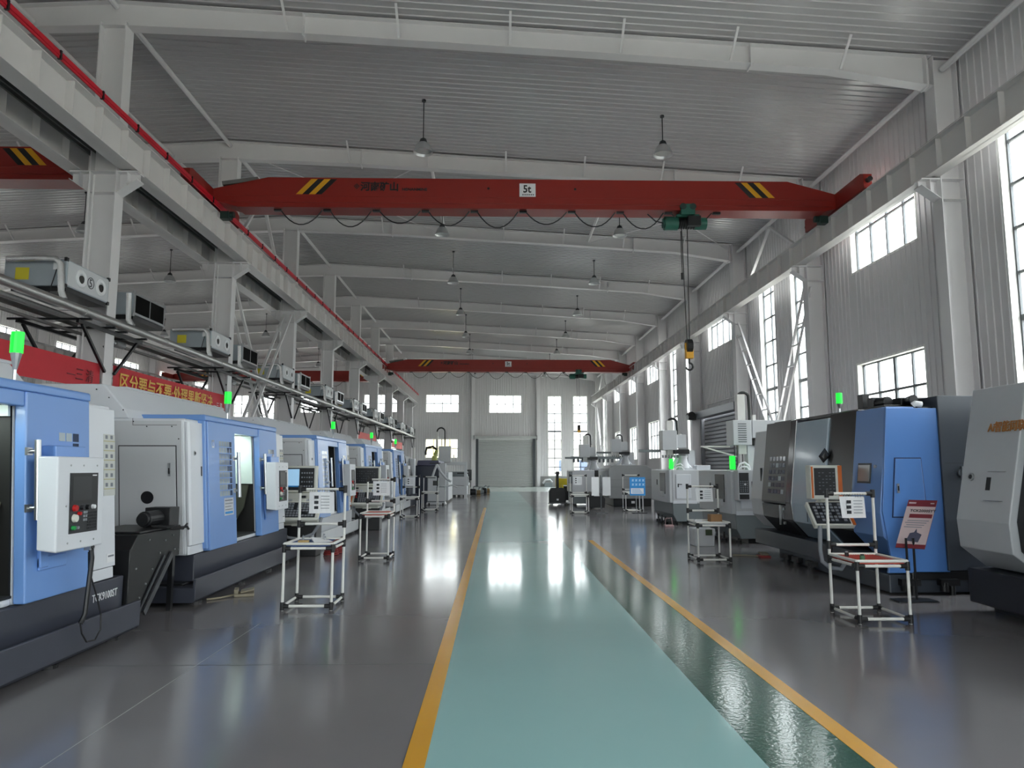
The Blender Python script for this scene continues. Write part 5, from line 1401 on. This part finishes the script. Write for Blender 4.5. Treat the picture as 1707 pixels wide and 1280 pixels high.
# second left rack, with a red shelf
rack('white tube rack with red shelf in front of the orange edged console', -2.36, -1.87, 12.8, 13.45, 1.42, 1.0, .76, TRAYR, paper=(.1, .4, .26, 1))
t = thing('sorting_tray', 'terracotta red tray on the rack before the orange edged console', 'tray', (-2.32, 12.83, .76+.035)); obj('grid', b1(TRAYR).box(0, 0, 0, .41, .58, .02), t, bev=.004)
rack('white tube rack beside the fifth blue lathe', -3.04, -2.51, 23.3, 23.9, 1.36, .98, .62, None, paper=(.08, .38, .28, 1))
rack('white tube rack in front of the small grey coolant cabinet', -2.76, -2.2, 27.25, 27.85, 1.3, .66, .66, None)
rack('white tube rack with a brown box, in front of the grey lathes', 3.45, 4.0, 12.43, 13.05, 1.3, .84, .62, MGREY, paper=(.14, .45, .24, 0))
t = thing('cardboard_box', 'small brown cardboard box on the rack before the grey lathes', 'box', (3.88, 12.85, .62+.035)); obj('carton', b1(CARD).box(-.1, -.08, 0, .1, .12, .13), t, bev=.004); obj('tape', b1(M('parcel_tape', '#b08b60', .4)).box(-.1, -.005, .13, .1, .045, .1315), t)
t = thing('paper_scraps', 'crumpled white paper scraps at the rear of the rack with the brown box', 'paper', (3.6, 12.95, .62+.035)); obj('scrap', b1(PAPER).prism([(-.08, 0), (.08, 0), (.05, .03), (.0, .015), (-.05, .035)], 'y', -.05, .06), t)
rack('white tube rack with a hanging page beside the black stacker', 2.66, 3.24, 25.4, 26.0, 1.36, .72, .62, MGREY, paper=(.1, .42, .3, 0))
rack('white tube rack standing just behind the blue poster', 4.78, 5.4, 26.7, 27.3, 1.36, .8, .66, None)
t = thing('waste_bin', 'pale grey bin on the floor behind the rack with the brown box', 'bin', (4.3, 15.0, 0))
obj('bin_body', b1(MGREY).prism([(-.2, 0), (.2, 0), (.22, .36), (-.22, .36)], 'y', 0, .4), t, bev=.015)
obj('recess', b1(M('bin_green', '#3d4a30', .6)).box(.02, -.006, .22, .16, .0, .34), t)
t = thing('pedal_unit', 'pinkish foot pedal unit on the floor at the corner of the grey lathe', 'foot pedal', (4.75, 20.0, 0))
obj('pedal_base', b1(M('pedal_pink', '#a8898a', .6)).box(-.12, -.1, 0, .12, .1, .05), t, bev=.01); obj('guard', b1(M('pedal_pink', '#a8898a')).tube([(-.1, 0, .05), (-.08, 0, .22), (.08, 0, .24), (.1, 0, .05)], .012), t)
t = thing('foot_switch', 'brown foot pedal on the floor beside the far end of the blue and black machine', 'foot pedal', (4.85, 13.2, 0)); obj('pedal_base', b1(CABRED).box(-.1, -.1, 0, .1, .12, .03), t, bev=.008); obj('pedal', b1(FS).slab((-.07, -.08, .04), (.14, 0, .0), (0, .16, .03), (0, 0, .015)), t)
obj('cable', b1(FS).tube([(-.1, .0, .015), (-.25, .15, .015), (-.5, .2, .015)], .01, 6), t)

# maroon sign on a leaning easel board
t = thing('sign_stand', 'maroon and pink product sign on a black post stand beside the blue end panel', 'sign', (5.02, 8.86, 0))
o_ = Vector((-.09, .09, .63)); wv = Vector((.245, -.2, 0)); uv = Vector((.3, .17, .57))
n_ = wv.cross(uv).normalized()
if n_.y > 0: n_ = -n_
bd = obj('board', b1(MAROON).slab(o_, wv, uv, -n_*.015), t)
def face(name, mat, a, b_, c, d, h=.002, par=bd): return obj(name, b1(mat).slab(o_+wv*a+uv*c, wv*(b_-a), uv*(d-c), n_*h), par)
face('poster_sheet', SIGNP, .0, 1, .08, .86); face('title_band', MAROON, .18, .97, .62, .7, .004)
txu = uv.normalized(); 
def stext(s, a, c, size, mat): return text('lettering', s, size, mat, o_+wv*a+uv*c+n_*.004, wv, uv, bd, ext=.001, bold=.001)
stext('TCK2000SYY', .16, .745, .05, INK)
for q in range(4): face('text_line', INKG, .1 if q % 2 else .16, .9-.06*q, .555-.045*q, .57-.045*q, .003)
face('text_line', SIGNP, .05, .3, .92, .95, .003); face('text_line', SIGNP, .8, .93, .92, .94, .003)
pts = [(.3, .14), (.72, .12), (.78, .28), (.6, .32), (.56, .4), (.5, .32), (.36, .3)]
b = b1(SIGNB); vs = [o_+wv*a+uv*c+n_*.003 for a, c in pts]; vs2 = [v+n_*.001 for v in vs]; k = len(pts)
b.add(vs+vs2, [tuple(range(k-1, -1, -1)), tuple(range(k, 2*k))]+[(i, (i+1) % k, k+(i+1) % k, k+i) for i in range(k)]); obj('machine_picture', b, bd)
for dx in (-.02, .07):
    obj('post', b1(BLACKM).box(dx, -.02, .02, dx+.02, .0, .75), t)
obj('foot_plate', b1(BLACKM).box(-.2, -.14, 0, .28, .1, .018), t)

# blue poster on a stand, twin white boards
t = thing('poster_stand', 'bright blue poster with white figures on a slim metal stand', 'poster', (5.08, 26.0, 0))
bd = obj('board', b1(PBLUE).box(-.28, -.012, .62, .28, 0, 1.27), t)
obj('text_panel', b1(PAPER).box(-.24, -.016, .68, .22, -.012, .88), bd)
for q in range(4): obj('text_line', b1(PBLUE).box(-.2, -.018, .71+q*.04, .18-.03*q, -.016, .722+q*.04), bd)
b = b1(M('poster_pale_blue', '#a9d4f2', .5))
for i in range(4):
    for j in range(2):
        x = -.2+i*.125; z = .96+j*.15
        b.prism([(x, z), (x+.05, z+.02), (x+.08, z), (x+.06, z+.06), (x+.09, z+.1), (x+.03, z+.08), (x+.01, z+.11), (x+.0, z+.05)], 'y', -.016, -.012)
obj('figures', b, bd)
for x in (-.05, .08, .2): obj('post', b1(STEEL).cyl((x, .01, .02), (x, .01, .64), .012), t)
obj('foot_plate', b1(BLACKM).box(-.2, -.15, 0, .3, .15, .02), t)
t = thing('board_stand', 'two tall white boards side by side on one pole, left of the blue poster', 'board', (3.75, 25.9, 0))
t['label'] = 'two tall white boards side by side on one dark pole with a plate foot'
for x, s in ((-.34, 1), (.06, -1)):
    obj('board', b1(PAPER).slab((x, -.02 if s > 0 else .02, .62), (.28, .04*s, 0), (0, 0, .66), (0, .012, 0)), t)
obj('pole', b1(MULL).cyl((.0, .02, .0), (.0, .02, 1.35), .018), t); obj('bracket', b1(MULL).box(-.05, .0, .85, .05, .02, .88).box(-.05, .0, .6, -.03, .02, .88).box(.03, 0, .6, .05, .02, .88), t)
obj('foot_plate', b1(MULL).box(-.18, -.15, 0, .22, .18, .02), t)
